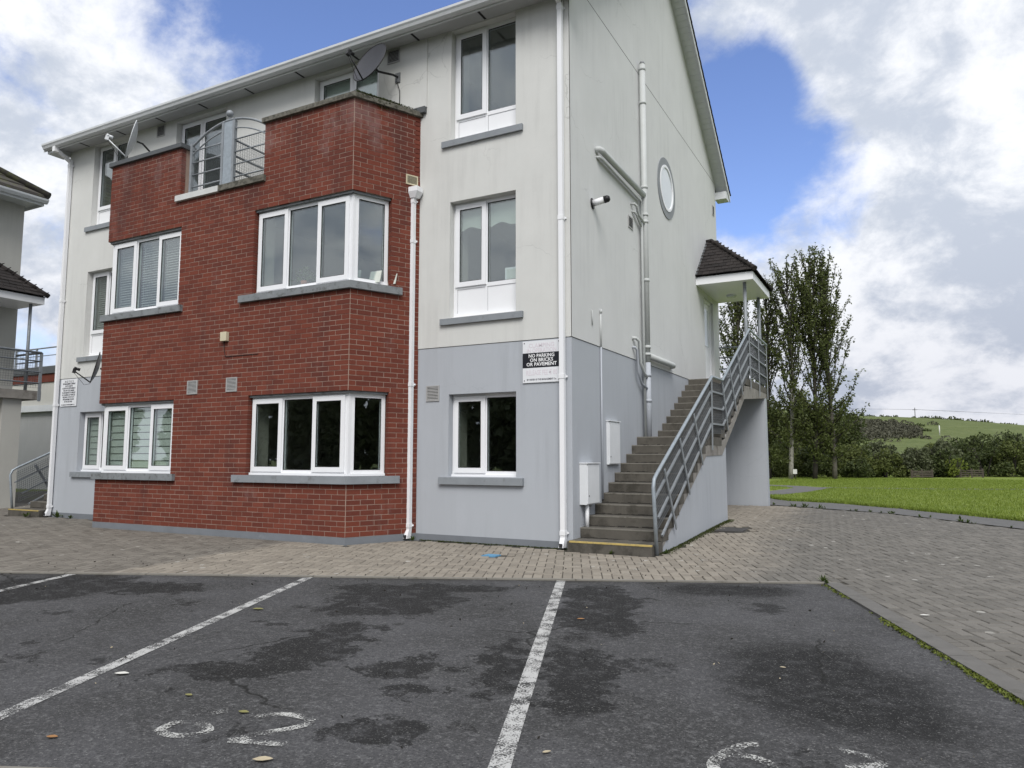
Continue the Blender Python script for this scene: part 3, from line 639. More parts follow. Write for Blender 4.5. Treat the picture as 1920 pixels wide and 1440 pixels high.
# ---- windows
def window(fr, a0, a1, z0, z1, lights, depth=.12, panel=0.0, blind=None, fw_=.062, sill_bar=.03):
    """outer frame with mullions as the window; sashes, panes, panels and blinds as its children"""
    mb = MB(); c0, c1 = depth, depth+.07
    z0 = z0+sill_bar if sill_bar else z0
    if sill_bar: fr.box(mb, a0-.0, a1+.0, c0-.03, c1, z0-sill_bar, z0)
    fr.box(mb, a0, a1, c0, c1, z0, z0+fw_*.8); fr.box(mb, a0, a1, c0, c1, z1-fw_, z1)
    fr.box(mb, a0, a0+fw_, c0+.001, c1, z0+fw_*.8, z1-fw_); fr.box(mb, a1-fw_, a1, c0+.001, c1, z0+fw_*.8, z1-fw_)
    zb = z0+fw_*.8
    if panel:
        zb = z0+panel; fr.box(mb, a0+fw_, a1-fw_, c0+.002, c1, zb-.045, zb+.015); zb += .015
    xs = [a0+(a1-a0)*f for f, _, _ in lights]+[a1]; n = len(lights)
    spans = []
    for i, (f, f2, kind) in enumerate(lights):
        l = a0+fw_ if i == 0 else a0+(a1-a0)*f+.022
        r = a1-fw_ if i == n-1 else a0+(a1-a0)*f2-.022
        spans.append((l, r, kind))
        if i: fr.box(mb, a0+(a1-a0)*f-.022, a0+(a1-a0)*f+.022, c0+.003, c1, z0+fw_*.8+.0005, z1-fw_-.0005)
    wo = mb.build('window', m_upvc, B)
    for l, r, kind in spans:
        gl, gr, gb, gt = l, r, zb, z1-fw_
        if kind == 'sash':
            s = MB(); e = .026; q = .074; L, Rr, b_, t_ = l-e, r+e, zb-e, z1-fw_+e
            fr.box(s, L, Rr, c0-.022, c0+.02, b_, b_+q); fr.box(s, L, Rr, c0-.022, c0+.02, t_-q, t_)
            fr.box(s, L, L+q, c0-.021, c0+.02, b_+q, t_-q); fr.box(s, Rr-q, Rr, c0-.021, c0+.02, b_+q, t_-q)
            s.build('sash', m_upvc, wo); gl, gr, gb, gt = L+q, Rr-q, b_+q, t_-q
            k = MB()
            for x0, x1, zz0, zz1 in ((gl, gr, gb, gb+.008), (gl, gr, gt-.008, gt), (gl, gl+.008, gb+.008, gt-.008), (gr-.008, gr, gb+.008, gt-.008)): fr.box(k, x0, x1, c0-.018, c0-.006, zz0, zz1)
            k.build('seal', m_seal, wo)
            p = MB(); fr.box(p, gl, gr, c0-.004, c0+.016, gb, gt)
        else:
            k = MB()
            for x0, x1, zz0, zz1 in ((gl, gr, gb, gb+.008), (gl, gr, gt-.008, gt), (gl, gl+.008, gb+.008, gt-.008), (gr-.008, gr, gb+.008, gt-.008)): fr.box(k, x0, x1, c0+.012, c0+.024, zz0, zz1)
            k.build('seal', m_seal, wo)
            p = MB(); fr.box(p, gl, gr, c0+.026, c0+.046, gb, gt)
        p.build('pane', m_glass, wo)
        if panel:
            p = MB(); fr.box(p, l+.004, r-.004, c0+.012, c0+.05, z0+fw_*.8, zb-.062); p.build('panel', m_upvc, wo)
            k = MB()
            for x0, x1, zz0, zz1 in ((l, l+.004, z0+fw_*.8, zb-.06), (r-.004, r, z0+fw_*.8, zb-.06)): fr.box(k, x0, x1, c0+.013, c0+.03, zz0, zz1)
            k.build('seal', m_seal, wo)
        if blind == 'venetian':
            s = MB(); zz = zb+.01
            while zz < z1-.06:
                q = [fr.P(l, c0+.10, zz), fr.P(r, c0+.10, zz), fr.P(r, c0+.122, zz+.020), fr.P(l, c0+.122, zz+.020)]
                s.hexa(q+[(x, y, z+.0025) for x, y, z in q]); zz += .046
            for x in (l+.12*(r-l), r-.12*(r-l)): fr.box(s, x-.003, x+.003, c0+.094, c0+.097, zb, z1-.06)
            s.build('blind', m_slat, wo, kind='stuff')
        if blind == 'zebra':
            s = MB(); zz = zb
            while zz < z1-.05:
                fr.box(s, l, r, c0+.085, c0+.088, zz+.016, min(zz+.125, z1-.045)); zz += .125
            s.build('blind', m_zebra, wo, kind='stuff')
            d_ = MB(); fr.box(d_, l, r, c0+.11, c0+.113, zb, z1-.05); d_.build('blind', m_zback, wo)
        if blind == 'roller':
            s = MB(); n_ = 14; zt = z1-.05
            zbm = lambda t: zt-.35-.032*math.cos(t*math.pi*2.2+.6)
            for k in range(n_):
                t0, t1 = k/n_, (k+1)/n_; x0, x1 = l+(r-l)*t0, l+(r-l)*t1
                s.hexa([fr.P(x0, c0+.09, zbm(t0)), fr.P(x1, c0+.09, zbm(t1)), fr.P(x1, c0+.093, zbm(t1)), fr.P(x0, c0+.093, zbm(t0)), fr.P(x0, c0+.09, zt), fr.P(x1, c0+.09, zt), fr.P(x1, c0+.093, zt), fr.P(x0, c0+.093, zt)])
            s.build('blind', m_curtain, wo)
        if blind == 'half':
            s = MB(); fr.box(s, l, r, c0+.09, c0+.093, zb+.04, z1-.05); s.build('blind', m_curtain, wo)
    return wo
for i, (a, b) in enumerate(WX):
    two = [(0, .5, 'sash'), (.5, 1, 'fixed')]
    window(FRONT, a, b, *ZG, two, blind='zebra' if i else None)
    window(FRONT, a, b, *ZM, two, panel=.47, blind='venetian' if i else 'roller')
    window(FRONT, a, b, *ZT, two, panel=.35)
for fr_, z, wz in ((0, .84, .115), (0, 3.238, .105), (0, 6.04, .108)):
    for a, b in WX:
        mb = MB(); p, q = a-.145, b+.125
        prof = [(0, .115, z), (0, -.055, z), (0, -.055, z+wz-.012), (0, .115, z+wz+.001)]
        mb.extrude(prof, (p, 0, 0), (q, 0, 0)); mb.build('window_sill', m_sill, B)
window(FRONT, *FD[0], [(0, .45, 'sash'), (.45, 1, 'sash')], blind=None, panel=0)
window(FRONT, *FD[1], [(0, .55, 'sash'), (.55, 1, 'sash')], blind='half', panel=0)

for a, b in WX:
    for z in (ZG, ZM, ZT): mb = MB(); FRONT.box(mb, a-.04, a+.02, .193, .50, z[0]-.02, z[1]+.02); mb.build('window_reveal', m_interior, B)
# ---- brick bay
BZ = .0752
def kz(k): return .1+BZ*k
BZG = (kz(10), kz(28)); BZM = (kz(48), kz(68))
WR = (-5.09, -3.07); WLf = (-8.87, -6.85); CHW = .655; PB = kz(74); PT = kz(87)
front_h = [(WR[0], WR[1]+.2, *BZG), (WR[0], WR[1]+.2, *BZM), (WLf[0]-.2, WLf[1], *BZG), (WLf[0]-.2, WLf[1], *BZM), (-6.93, -4.92, PB, 9)]
cham_h = [(-.2, CHW, *BZG), (-.2, CHW, *BZM)]
bay = None
mb = MB(); J = .003
def grow(hs): return [(h[0]-.006, h[1]+.006, h[2]-.004, h[3]+.004) for h in hs]
wall(mb, BAYF, -8.862, -3.078, .097, PB, grow(front_h[:4]), .2, J); wall(mb, BAYR, .004, CHL-.002, .097, PB, grow(cham_h), .2, J); wall(mb, BAYL, .004, CHL-.002, .097, PB, grow(cham_h), .2, J)
for a0, a1 in ((-8.862, -6.936), (-4.914, -3.078)): BAYF.box(mb, a0, a1, J, .22, PB, PT)
for fr in (BAYR, BAYL): fr.box(mb, .004, CHL-.1, J, .22, PB, PT)
bay = mb.build('brick_bay', m_mortar, B)
full = MB(); full.box(-.5, .5, 0, .1, -.5, .5)
brick_me = bpy.data.meshes.new('brick')
hw_ = MB(); hw_.box(-.5, .5, -.5, .5, -.5, .5); brick_me = hw_.mesh('brick', m_brick)
bricks = []
def lay(fr, a0, a1, holes, phase):
    for k in range(87):
        z0, z1 = kz(k)+.0047, kz(k+1)-.0047; zm = (z0+z1)/2
        cuts = [(h[0], h[1]) for h in holes if h[2] < zm < h[3]]
        iv = [(a0, a1)]
        for c0, c1 in cuts: iv = [s for p, q in iv for s in ((p, min(q, c0)), (max(p, c1), q)) if s[1]-s[0] > .02]
        off = (phase+(k % 2)*.1125) % .225
        for p, q in iv:
            x = p-((p-a0-off) % .225); js = [p]
            while x < q: js += [x] if x > p+.055 and x < q-.055 else []; x += .225
            js.append(q)
            for l, r in zip(js, js[1:]): bricks.append((fr, l+(.0046 if l > p else .001), r-(.0046 if r < q else .001), z0+random.uniform(-.001, .001), z1+random.uniform(-.001, .001), random.uniform(-.0015, .0012)))
lay(BAYF, -8.87, -3.07-.003, front_h, 0.02); lay(BAYR, .004, CHL-.004, cham_h, .0); lay(BAYL, .004, CHL-.004, cham_h, .0)
sc = []
for i, (fr, l, r, z0, z1, o) in enumerate(bricks):
    p = fr.P((l+r)/2, 0, (z0+z1)/2); a, b, d = vis(p)
    facing = (Vector(CAM)-Vector(p)).normalized().dot(-fr.n)
    sc.append(((facing > 0)*(r-l)*max(facing, 0)/d/d, i))
top = {i for s, i in sorted(sc, reverse=True)[:298]}
rest = MB()
for i, (fr, l, r, z0, z1, o) in enumerate(bricks):
    if i in top:
        ob = link('brick', brick_me, fr.P((l+r)/2, o+.045, (z0+z1)/2), bay)
        ob.scale = (r-l, .09, z1-z0); ob.rotation_euler = (0, 0, math.atan2(fr.u.y, fr.u.x))
    else: fr.box(rest, l, r, o, .09, z0, z1)
rest.build('brickwork', m_brick, bay, kind='stuff')
mb = MB(); q = [(-9.362, .002), (-8.874, -1.046), (-3.066, -1.046), (-2.578, .002)]; mb.prism(q, -.15, .099); mb.build('plinth', m_plinth, B)
mb = MB(); mb.prism([(-9.3, .1), (-8.8, -.9), (-3.14, -.9), (-2.64, .1)], 5.44, 5.70); mb.build('balcony_floor', m_block, B)
for z0_, z1_ in ((.1, BZG[0]), (BZG[1], BZM[0]), (BZM[1], PT)):
    mb = MB(); mb.prism([(-3.078, -1.041), (-3.0705, -1.0425), (-3.0665, -1.0355), (-3.074, -1.03)], z0_+.001, z1_-.001); mb.build('corner_joint', m_mortar, B)
# lintel strips over the bay windows
for z in (BZG[1], BZM[1]):
    for fr, a, b in ((BAYF, WR[0]+.004, -3.09), (BAYF, -8.85, WLf[1]-.004), (BAYR, .03, CHW-.004), (BAYL, .03, CHW-.004)):
        mb = MB(); fr.box(mb, a, b, .03, .19, z-.03, z-.001); mb.build('lintel', m_oldsill, B)
thirds = [(0, .34, 'sash'), (.34, .665, 'fixed'), (.665, 1, 'sash')]
for z0, z1, bl in ((*BZG, (None, 'zebra')), (*BZM, (None, 'venetian'))):
    zz0, zz1 = z0+.115, z1-.03
    for side in (0, 1):
        if side == 0: fa, fb, ch, sx = WR[0]+.01, -3.15, BAYR, 1
        else: fa, fb, ch, sx = -8.79, WLf[1]-.01, BAYL, -1
        window(BAYF, fa, fb, zz0, zz1, thirds, .085, blind=bl[side], fw_=.055, sill_bar=.035)
        window(ch, .09, CHW-.012, zz0, zz1, [(0, 1, 'fixed')], .085, blind=bl[side], fw_=.06, sill_bar=.035)
        # corner post
        fx = fa if side else fb; a = BAYF.P(fx, .08, 0); b_ = ch.P(.09, .08, 0); c_ = ch.P(.09, .15, 0); d_ = BAYF.P(fx, .15, 0)
        e_ = BAYF.P(-3.115 if side == 0 else -8.825, .078, 0)
        poly = [(p[0], p[1]) for p in (a, e_, b_, c_, d_)]
        if side: poly = poly[::-1]
        mb = MB(); mb.prism(poly, zz0+.001, zz1-.001); mb.build('corner_post', m_upvc, B)
        # sill mitred at the corner
        ms = MB(); o1, o2 = -.06, .12
        if side == 0:
            A0, A1 = WR[0]-.25, None
            cf = lambda c: (BAYF.P(0, c, 0)[1])
        def corner(c):     # intersection of the front and chamfer offset lines
            y = -1.042+c; p = ch.P(0, c, 0); d = ch.u
            t = (y-p[1])/d.y; return (p[0]+d.x*t, y)
        fe = WR[0]-.25 if side == 0 else WLf[1]+.12
        k0, k1 = corner(o1), corner(o2)
        e0, e1 = ch.P(.83 if side == 0 else .8, o1, 0), ch.P(.83 if side == 0 else .8, o2, 0)
        poly = [(fe, -1.042+o1), k0, e0[:2], e1[:2], k1, (fe, -1.042+o2)]
        if side: poly = poly[::-1]
        ms.prism(poly, z0+.002, z0+.112); ms.build('window_sill', m_sill if z0 < 2 and side == 0 else m_oldsill, B)
for a in (WR[0], -8.80):
    for z in (BZG, BZM): mb = MB(); BAYF.box(mb, a-.05, a+.03, .205, .42, z[0]+.05, z[1]); mb.build('window_reveal', m_interior, B)
# copings
def coping(poly, z, mat, h_=.075, **k): m_ = MB(); m_.prism(poly, z, z+h_); return m_.build('coping', mat, B, **k)
def cpt(fr, a, c): return fr.P(a, c, 0)[:2]
def mit(ch, c):
    y = -1.042+c; p = ch.P(0, c, 0); t = (y-p[1])/ch.u.y; return (p[0]+ch.u.x*t, y)
coping([(-4.955, -1.042-.05), mit(BAYR, -.05), cpt(BAYR, CHL+.03, -.05), cpt(BAYR, CHL-.09, .27), mit(BAYR, .27), (-4.955, -1.042+.27)], PT+.002, m_coping, label='mossy concrete coping on the taller right parapet')
coping([(-6.895, -1.042-.05), (-6.895, -1.042+.27), mit(BAYL, .27), cpt(BAYL, CHL-.09, .27), cpt(BAYL, CHL+.03, -.05), mit(BAYL, -.05)], PT+.002, m_coping_dark, label='dark painted coping on the left parapet')
coping([(-7.0, -1.042-.05), (-5.93, -1.042-.05), (-5.93, -1.042+.27), (-7.0, -1.042+.27)], PB+.002, m_coping_pale, .1, label='pale half of the low coping under the balcony railing')
coping([(-5.929, -1.042-.05), (-4.87, -1.042-.05), (-4.87, -1.042+.27), (-5.929, -1.042+.27)], PB+.002, m_coping, .1)

# ---- balcony railing: arched, with a flat centre post and ball finial
def mesh_panel(parent, P, Q, U0, U1, sx, sz, r=.0016, stuff=True):
    """welded wire: verticals and horizontals between bottom edge P-Q and top edge U0-U1"""
    P, Q, U0, U1 = map(Vector, (P, Q, U0, U1)); m_ = MB()
    n = max(2, int((Q-P).length/sx)); k = max(2, int((U0-P).length/sz))
    for i in range(n+1): t = i/n; m_.tube([P.lerp(Q, t), U0.lerp(U1, t)], r, 3, False)
    for i in range(k+1): t = i/k; m_.tube([P.lerp(U0, t), Q.lerp(U1, t)], r, 3, False)
    return m_.build('mesh_panel', m_mesh, parent, kind='stuff')
zb = PB+.1; ry = -.93
mb = MB(); mb.box(-5.99, -5.79, ry-.025, ry-.017, zb, 6.93); BR = mb.build('balcony_railing', m_galv_pale, B)
for x in (-6.80, -6.02, -5.76, -4.98):
    mb = MB(); mb.box(x-.025, x+.025, ry-.03, ry+.03, zb-.1 if abs(x+5.9) > .5 else zb, 6.72 if abs(x+5.9) > .5 else 6.93); mb.build('post', m_galv, BR)
arcz = lambda x, z0, z1: z0+(z1-z0)*(1-((abs(x+5.89))/.93)**2.0)
for z0, z1, r in ((6.66, 6.96, .021), (6.50, 6.80, .013)):
    for xa, xb in ((-6.82, -5.99), (-5.79, -4.96)):
        mb = MB(); mb.tube([(x, ry, arcz(x, z0, z1)) for x in np.linspace(xa, xb, 13)], r, 8); mb.build('rail', m_galv, BR)
mb = MB(); mb.tube([(x, ry, arcz(x, 6.66, 6.96)) for x in np.linspace(-6.0, -5.78, 5)], .022, 8); mb.build('rail', m_galv, BR)
for z in (5.93, 6.15, 6.37, 6.59):
    for xa, xb in ((-6.80, -6.02), (-5.76, -4.98)):
        mb = MB(); mb.tube([(xa, ry, z), (xb, ry, z)], .013, 8); mb.build('rail', m_galv, BR)
mb = MB(); mb.sphere((-5.89, ry, 7.075), .062, 14, 10); mb.tube([(-5.89, ry, 6.96), (-5.89, ry, 7.03)], .012, 8); mb.build('finial', m_galv, BR)
mesh_panel(BR, (-6.78, ry+.02, zb), (-6.04, ry+.02, zb), (-6.78, ry+.02, 6.59), (-6.04, ry+.02, 6.59), .05, .026, .002)
mesh_panel(BR, (-5.74, ry+.02, zb), (-5.0, ry+.02, zb), (-5.74, ry+.02, 6.59), (-5.0, ry+.02, 6.59), .05, .026, .002)
for z in (5.85, 6.12, 6.38, 6.66):
    mb = MB(); mb.tube([(-5.89, ry+.03, z), (-5.89, -.02, z)], .019, 8); mb.build('rail', m_galv, BR, label='divider rail running back to the wall')
mesh_panel(BR, (-5.875, ry+.03, 5.85), (-5.875, -.03, 5.85), (-5.875, ry+.03, 6.66), (-5.875, -.03, 6.66), .05, .026, .002)

# ---- eaves: fascia, soffit boards, slots, gutter
mb = MB(); mb.box(-12.28, .28, -.352, -.33, 7.905, 8.11); mb.box(-12.28, .28, -.33, -.318, 7.905, 7.93); mb.build('fascia', m_upvc_dull, B)
sb = MB(); sb.box(-.0495, .0495, -.3175, -.010, 7.955, 7.967); sb_me = sb.mesh('soffit_board', m_soffit, (0, -.164, 7.961))
for k in range(126): link('soffit_board', sb_me, (-12.23+.0998*k, -.164, 7.961), B)
for k in range(10):
    x = -11.3+1.24*k; mb = MB(); mb.box(x-.02, x+.02, -.30, -.03, 7.952, 7.958); mb.build('soffit_slot', m_vent_dark, B)
prof = [(0, -.352, 8.035), (0, -.352, 7.925), (0, -.40, 7.915), (0, -.445, 7.935), (0, -.462, 7.975), (0, -.482, 8.0), (0, -.485, 8.035), (0, -.477, 8.035), (0, -.472, 8.005), (0, -.45, 7.975), (0, -.43, 7.945), (0, -.40, 7.93), (0, -.362, 7.935), (0, -.360, 8.035)]
mb = MB()
for xa, xb in zip(np.arange(-12.3, .1, 2.1), list(np.arange(-10.2, .1, 2.1))+[.30]): mb.extrude(prof, (xa+.002, 0, 0), (xb-.002, 0, 0))
for x in np.arange(-10.2, .1, 2.1): mb.extrude([(0, p[1]-.004 if p[1] < -.4 else p[1], p[2]-.004) for p in prof], (x-.05, 0, 0), (x+.05, 0, 0))
mb.build('gutter', m_upvc_dull, B)
# ---- roof slopes in lapped courses, verge boards
def roof():
    mb = MB(); n = 26; e = Vector((0, -.395, 8.022)); r_ = Vector((0, YR, ZR+.055)); d = (r_-e)/n
    up_ = Vector((0, -d.z, d.y)).normalized()*1
    if up_.z < 0: up_ = -up_
    for side in (0, 1):
        for k in range(n):
            a = e+d*k; b = e+d*(k+1.12)
            lo, hi = up_*.045, up_*.018
            pts = []
            for x in (-12.33, .33): pts.append((x, a, b))
            q = [(pts[0][0], a+up_*.02), (pts[1][0], a+up_*.02), (pts[1][0], b-up_*.002), (pts[0][0], b-up_*.002), (pts[0][0], a+lo), (pts[1][0], a+lo), (pts[1][0], b+hi), (pts[0][0], b+hi)]
            c = [(x, v.y if side == 0 else 2*YR-v.y, v.z) for x, v in q]
            mb.hexa(c if side == 0 else [c[1], c[0], c[3], c[2], c[5], c[4], c[7], c[6]])
    return mb
RO = roof().build('roof', m_tile, B)
mb = MB(); mb.tube([(-12.33, YR, ZR+.08), (.33, YR, ZR+.08)], .11, 10); mb.build('ridge_tile', m_tile, RO)
for xa, xb in ((.285, .305), (-12.305, -12.285)):
    for s in (0, 1):
        f = (lambda y: y) if s == 0 else (lambda y: 2*YR-y)
        q = [(-.42, 7.87), (YR, ZR-.07), (YR, ZR+.10), (-.42, 8.04)]; mb = MB()
        i0 = [(xa, f(y), z) for y, z in q]; i1 = [(xb, f(y), z) for y, z in q]
        mb.hexa([i0[0], i1[0], i1[1], i0[1], i0[3], i1[3], i1[2], i0[2]]); mb.build('barge_board', m_upvc_dull, B)
vd = Vector((0, YR+.30, ZR+.02-8.035)); vL = vd.length/44; vt = math.atan2(vd.z, vd.y)
vb = MB(); vb.box(-.144, .144, -vL*.485, vL*.485, -.006, .006); vb_me = vb.mesh('verge_board', m_upvc_dull)
for xc in (.139, -12.139):
    for s in (0, 1):
        for k in range(44):
            t = (k+.5)/44; y = -.30+(YR+.30)*t; z = 8.03+(ZR+.02-8.035)*t
            o = link('verge_board', vb_me, (xc, y if s == 0 else 2*YR-y, z), B); o.rotation_euler = (vt if s == 0 else -vt, 0, 0)
for xa, xb in ((.001, .284), (-12.284, -12.001)):
    for ya, yb in ((-.345, 0), (9.42, 9.765)): mb = MB(); mb.box(xa, xb, ya, yb, 7.86, 8.05); mb.build('eaves_box', m_upvc_dull, B)
# ---- rainwater pipes
def downpipe(x, y, top, kind):
    mb = MB(); q = .034
    def sec(z0, z1, r=q): mb.box(x-r, x+r, y-r, y+r, z0, z1)
    zs = [.16, 2.35, 4.6, top]
    for a, b in zip(zs, zs[1:]): sec(a, b-.004)
    dp = None
    mb.hexa([(x-q, y-q-.06, .03), (x+q, y-q-.06, .03), (x+q, y+q-.02, .03), (x-q, y+q-.02, .03), (x-q, y-q, .16), (x+q, y-q, .16), (x+q, y+q, .16), (x-q, y+q, .16)])
    dp = mb.build('downpipe', m_upvc, B)
    for z in zs[1:-1]+[.22, top-.12]:
        mb = MB(); mb.box(x-q-.006, x+q+.006, y-q-.006, y+q+.006, z-.03, z+.03); mb.box(x-q-.03, x+q+.03, y+q-.001, y+q+.008, z-.012, z+.012); mb.build('bracket', m_upvc, dp)
    mb = MB(); mb.box(x-.024, x+.024, y-q-.064, y-q-.055, .034, .085); mb.build('outlet', m_vent_dark, dp)
    if kind == 'swan':
        s = MB(); s.bar((x, y, top-.03), (x, -.40, min(7.89, top+.14)), .068, .068); s.box(x-.045, x+.045, -.445, -.355, 7.82, 7.93); s.build('offset_bend', m_upvc, dp)
    return dp
downpipe(-.115, -.062, 7.86, 'swan'); downpipe(-11.90, -.062, 7.74, 'swan')
hp = downpipe(-2.635, -.115, 5.36, 'hopper')
mb = MB(); c = (-2.63, -.11)
lo = [(-.07, -.055), (.07, -.055), (.07, .055), (-.07, .055)]; hi = [(-.125, -.085), (.125, -.085), (.125, .075), (-.125, .075)]
mb.hexa([(c[0]+a, c[1]+b, 5.29) for a, b in lo]+[(c[0]+a, c[1]+b, 5.38) for a, b in hi]); mb.hexa([(c[0]+a, c[1]+b, 5.382) for a, b in hi]+[(c[0]+a*.97, c[1]+b*.97, 5.46) for a, b in hi]); mb.build('hopper', m_upvc, hp)

# ---- soil and waste pipes on the gable
def pipe(name, pts, r, mat, parent=B, n=12): m_ = MB(); m_.tube(pts, r, n); return m_.build(name, mat, parent)
sp1 = pipe('soil_pipe', [(.085, 3.17, 1.45), (.085, 3.17, 2.9)], .055, m_pipe_low); sp2 = pipe('soil_pipe', [(.085, 3.17, 2.905), (.085, 3.17, 8.42)], .055, m_pipe)
for z in (8.30, 7.65, 6.06, 5.55, 4.35, 3.15, 2.65, 5.42, 3.02, 2.2):
    pipe('collar', [(.085, 3.17, z), (.085, 3.17, z+.05)], .064, m_pipe if z > 2.9 else m_pipe_low, sp2 if z > 2.9 else sp1)
mb = MB(); mb.tube([(.085, 3.17, 8.42), (.085, 3.17, 8.47)], [.058, .035], 12); mb.build('vent_cowl', m_steel, sp2)
pipe('waste_pipe', [(.0, .98, 5.97), (.06, .99, 5.97), (.085, 1.05, 5.965), (.085, 3.12, 5.93)], .05, m_pipe)
pipe('waste_pipe', [(.0, 1.0, 5.86), (.05, 1.02, 5.86), (.065, 1.1, 5.855), (.065, 3.03, 5.80), (.065, 3.05, 5.2), (.065, 3.05, 1.47)], .024, m_pipe, n=8)
pipe('waste_pipe', [(.0, 2.62, 5.62), (.07, 2.64, 5.62), (.085, 2.72, 5.60), (.085, 2.80, 5.48), (.085, 3.15, 5.40)], .024, m_pipe, n=8)
pipe('waste_pipe', [(.0, 2.66, 5.50), (.05, 2.70, 5.50), (.06, 2.78, 5.46), (.06, 3.1, 5.30)], .02, m_pipe, n=8)
pipe('waste_pipe', [(.0, 2.58, 3.26), (.06, 2.62, 3.26), (.085, 2.72, 3.22), (.085, 2.78, 2.86), (.085, 2.95, 2.70), (.085, 3.12, 2.64)], .027, m_pipe, n=8)
pipe('waste_pipe', [(.0, 2.58, 3.10), (.05, 2.60, 3.10), (.065, 2.66, 3.06), (.065, 2.70, 2.70), (.065, 2.9, 2.50), (.085, 3.12, 2.44)], .022, m_pipe_low, n=8)
pipe('waste_pipe', [(.085, 3.2, 3.03), (.085, 4.80, 3.03), (.07, 4.88, 3.03), (.0, 4.9, 3.03)], .055, m_pipe)
for pz0, pz1, mt in ((.62, 2.9, m_pipe_low), (2.905, 3.45, m_pipe)): pipe('cable_conduit', [(.022, 1.075, pz0), (.022, 1.075, pz1)], .014, mt, n=6)
pipe('cable_conduit', [(.0, 1.075, 3.45), (.03, 1.075, 3.47), (.022, 1.075, 3.42)], .022, m_pipe, n=6)
pipe('cable_clip', [(.0, .72, 3.40), (.02, .72, 3.40), (.02, .74, 3.18)], .01, m_pipe, n=6)
FLU = pipe('boiler_flue', [(.0, .82, 5.06), (.19, .845, 5.10)], .05, m_upvc)
pipe('wall_plate', [(.004, .815, 5.06), (.022, .818, 5.062)], .085, m_black, FLU); pipe('terminal', [(.19, .845, 5.10), (.25, .853, 5.113), (.275, .857, 5.118)], [.056, .052, .03], m_black, FLU)
def vent(fr, a0, a1, z0, z1, mat, n=9, c=0.0):
    mb = MB(); t = .018
    for x0, x1, y0, y1 in ((a0, a1, z0, z0+t), (a0, a1, z1-t, z1), (a0, a0+t, z0+t, z1-t), (a1-t, a1, z0+t, z1-t)): fr.box(mb, x0, x1, c-.014, c+.004, y0, y1)
    o = mb.build('air_vent', mat, B)
    mb = MB(); fr.box(mb, a0+t, a1-t, c-.003, c+.004, z0+t, z1-t); mb.build('backing', m_vent_dark, o)
    for k in range(n):
        z = z0+t+(z1-z0-2*t)*(k+.5)/n; mb = MB(); h_ = (z1-z0-2*t)/n*.3
        mb.hexa([fr.P(a0+t, c-.012, z-h_), fr.P(a1-t, c-.012, z-h_), fr.P(a1-t, c-.004, z), fr.P(a0+t, c-.004, z), fr.P(a0+t, c-.012, z-h_+.004), fr.P(a1-t, c-.012, z-h_+.004), fr.P(a1-t, c-.004, z+h_), fr.P(a0+t, c-.004, z+h_)])
        mb.build('slat', mat, o)
vent(FRONT, -2.416, -2.18, 2.087, 2.325, m_greyvent); vent(FRONT, -3.25, -3.0, 7.70, 7.935, m_greyvent, c=-.030); vent(FRONT, -9.08, -8.84, 7.69, 7.93, m_greyvent, c=-.009)
vent(RIGHTW, 2.46, 2.70, 5.17, 5.38, m_greyvent, c=-.009); vent(RIGHTW, 9.0, 9.2, 7.35, 7.60, m_greyvent, c=-.009)
vent(BAYF, -6.515, -6.27, 2.28, 2.51, m_greyvent); vent(BAYF, -5.59, -5.345, 2.285, 2.515, m_greyvent); vent(BAYR, .89, 1.10, 5.50, 5.66, m_creamvent)
# porthole
def ring(mb, c, r0, r1, x0, x1, n=40):
    for k in range(n):
        t0, t1 = 2*math.pi*k/n, 2*math.pi*(k+1)/n
        q = lambda r, t, x: (x, c[0]+r*math.cos(t), c[1]+r*math.sin(t))
        mb.poly([q(r0, t0, x1), q(r1, t0, x1), q(r1, t1, x1), q(r0, t1, x1)]); mb.poly([q(r1, t0, x0), q(r1, t1, x0), q(r1, t1, x1), q(r1, t0, x1)], True); mb.poly([q(r0, t0, x1), q(r0, t1, x1), q(r0, t1, x0), q(r0, t0, x0)], True)
mb = MB(); ring(mb, (4.86, 6.64), .47, .615, .009, .024); PH = mb.build('porthole', m_porthole, B)
mb = MB(); ring(mb, (4.86, 6.64), .42, .469, .009, .034); ring(mb, (4.86, 6.64), .405, .42, .009, .026); mb.build('frame', m_upvc, PH)
mb = MB(); mb.tube([(.0095, 4.86, 6.64), (.0175, 4.86, 6.64)], .41, 40); mb.build('pane', m_frost, PH)
# entrance door
mb = MB(); RIGHTW.box(mb, 7.88, 7.95, .05, .12, 2.93, 5.02); RIGHTW.box(mb, 8.73, 8.80, .05, .12, 2.93, 5.02); RIGHTW.box(mb, 7.95, 8.73, .05, .12, 4.95, 5.02); RIGHTW.box(mb, 7.95, 8.73, .08, .12, 2.93, 4.95)
DR = mb.build('door', m_upvc, B); mb = MB(); RIGHTW.box(mb, 8.10, 8.58, .07, .079, 3.9, 4.8); mb.build('pane', m_frost, DR); mb = MB(); mb.bar((-.04, 8.0, 3.85), (-.04, 8.0, 4.0), .02, .03); mb.build('handle', m_steel, DR)

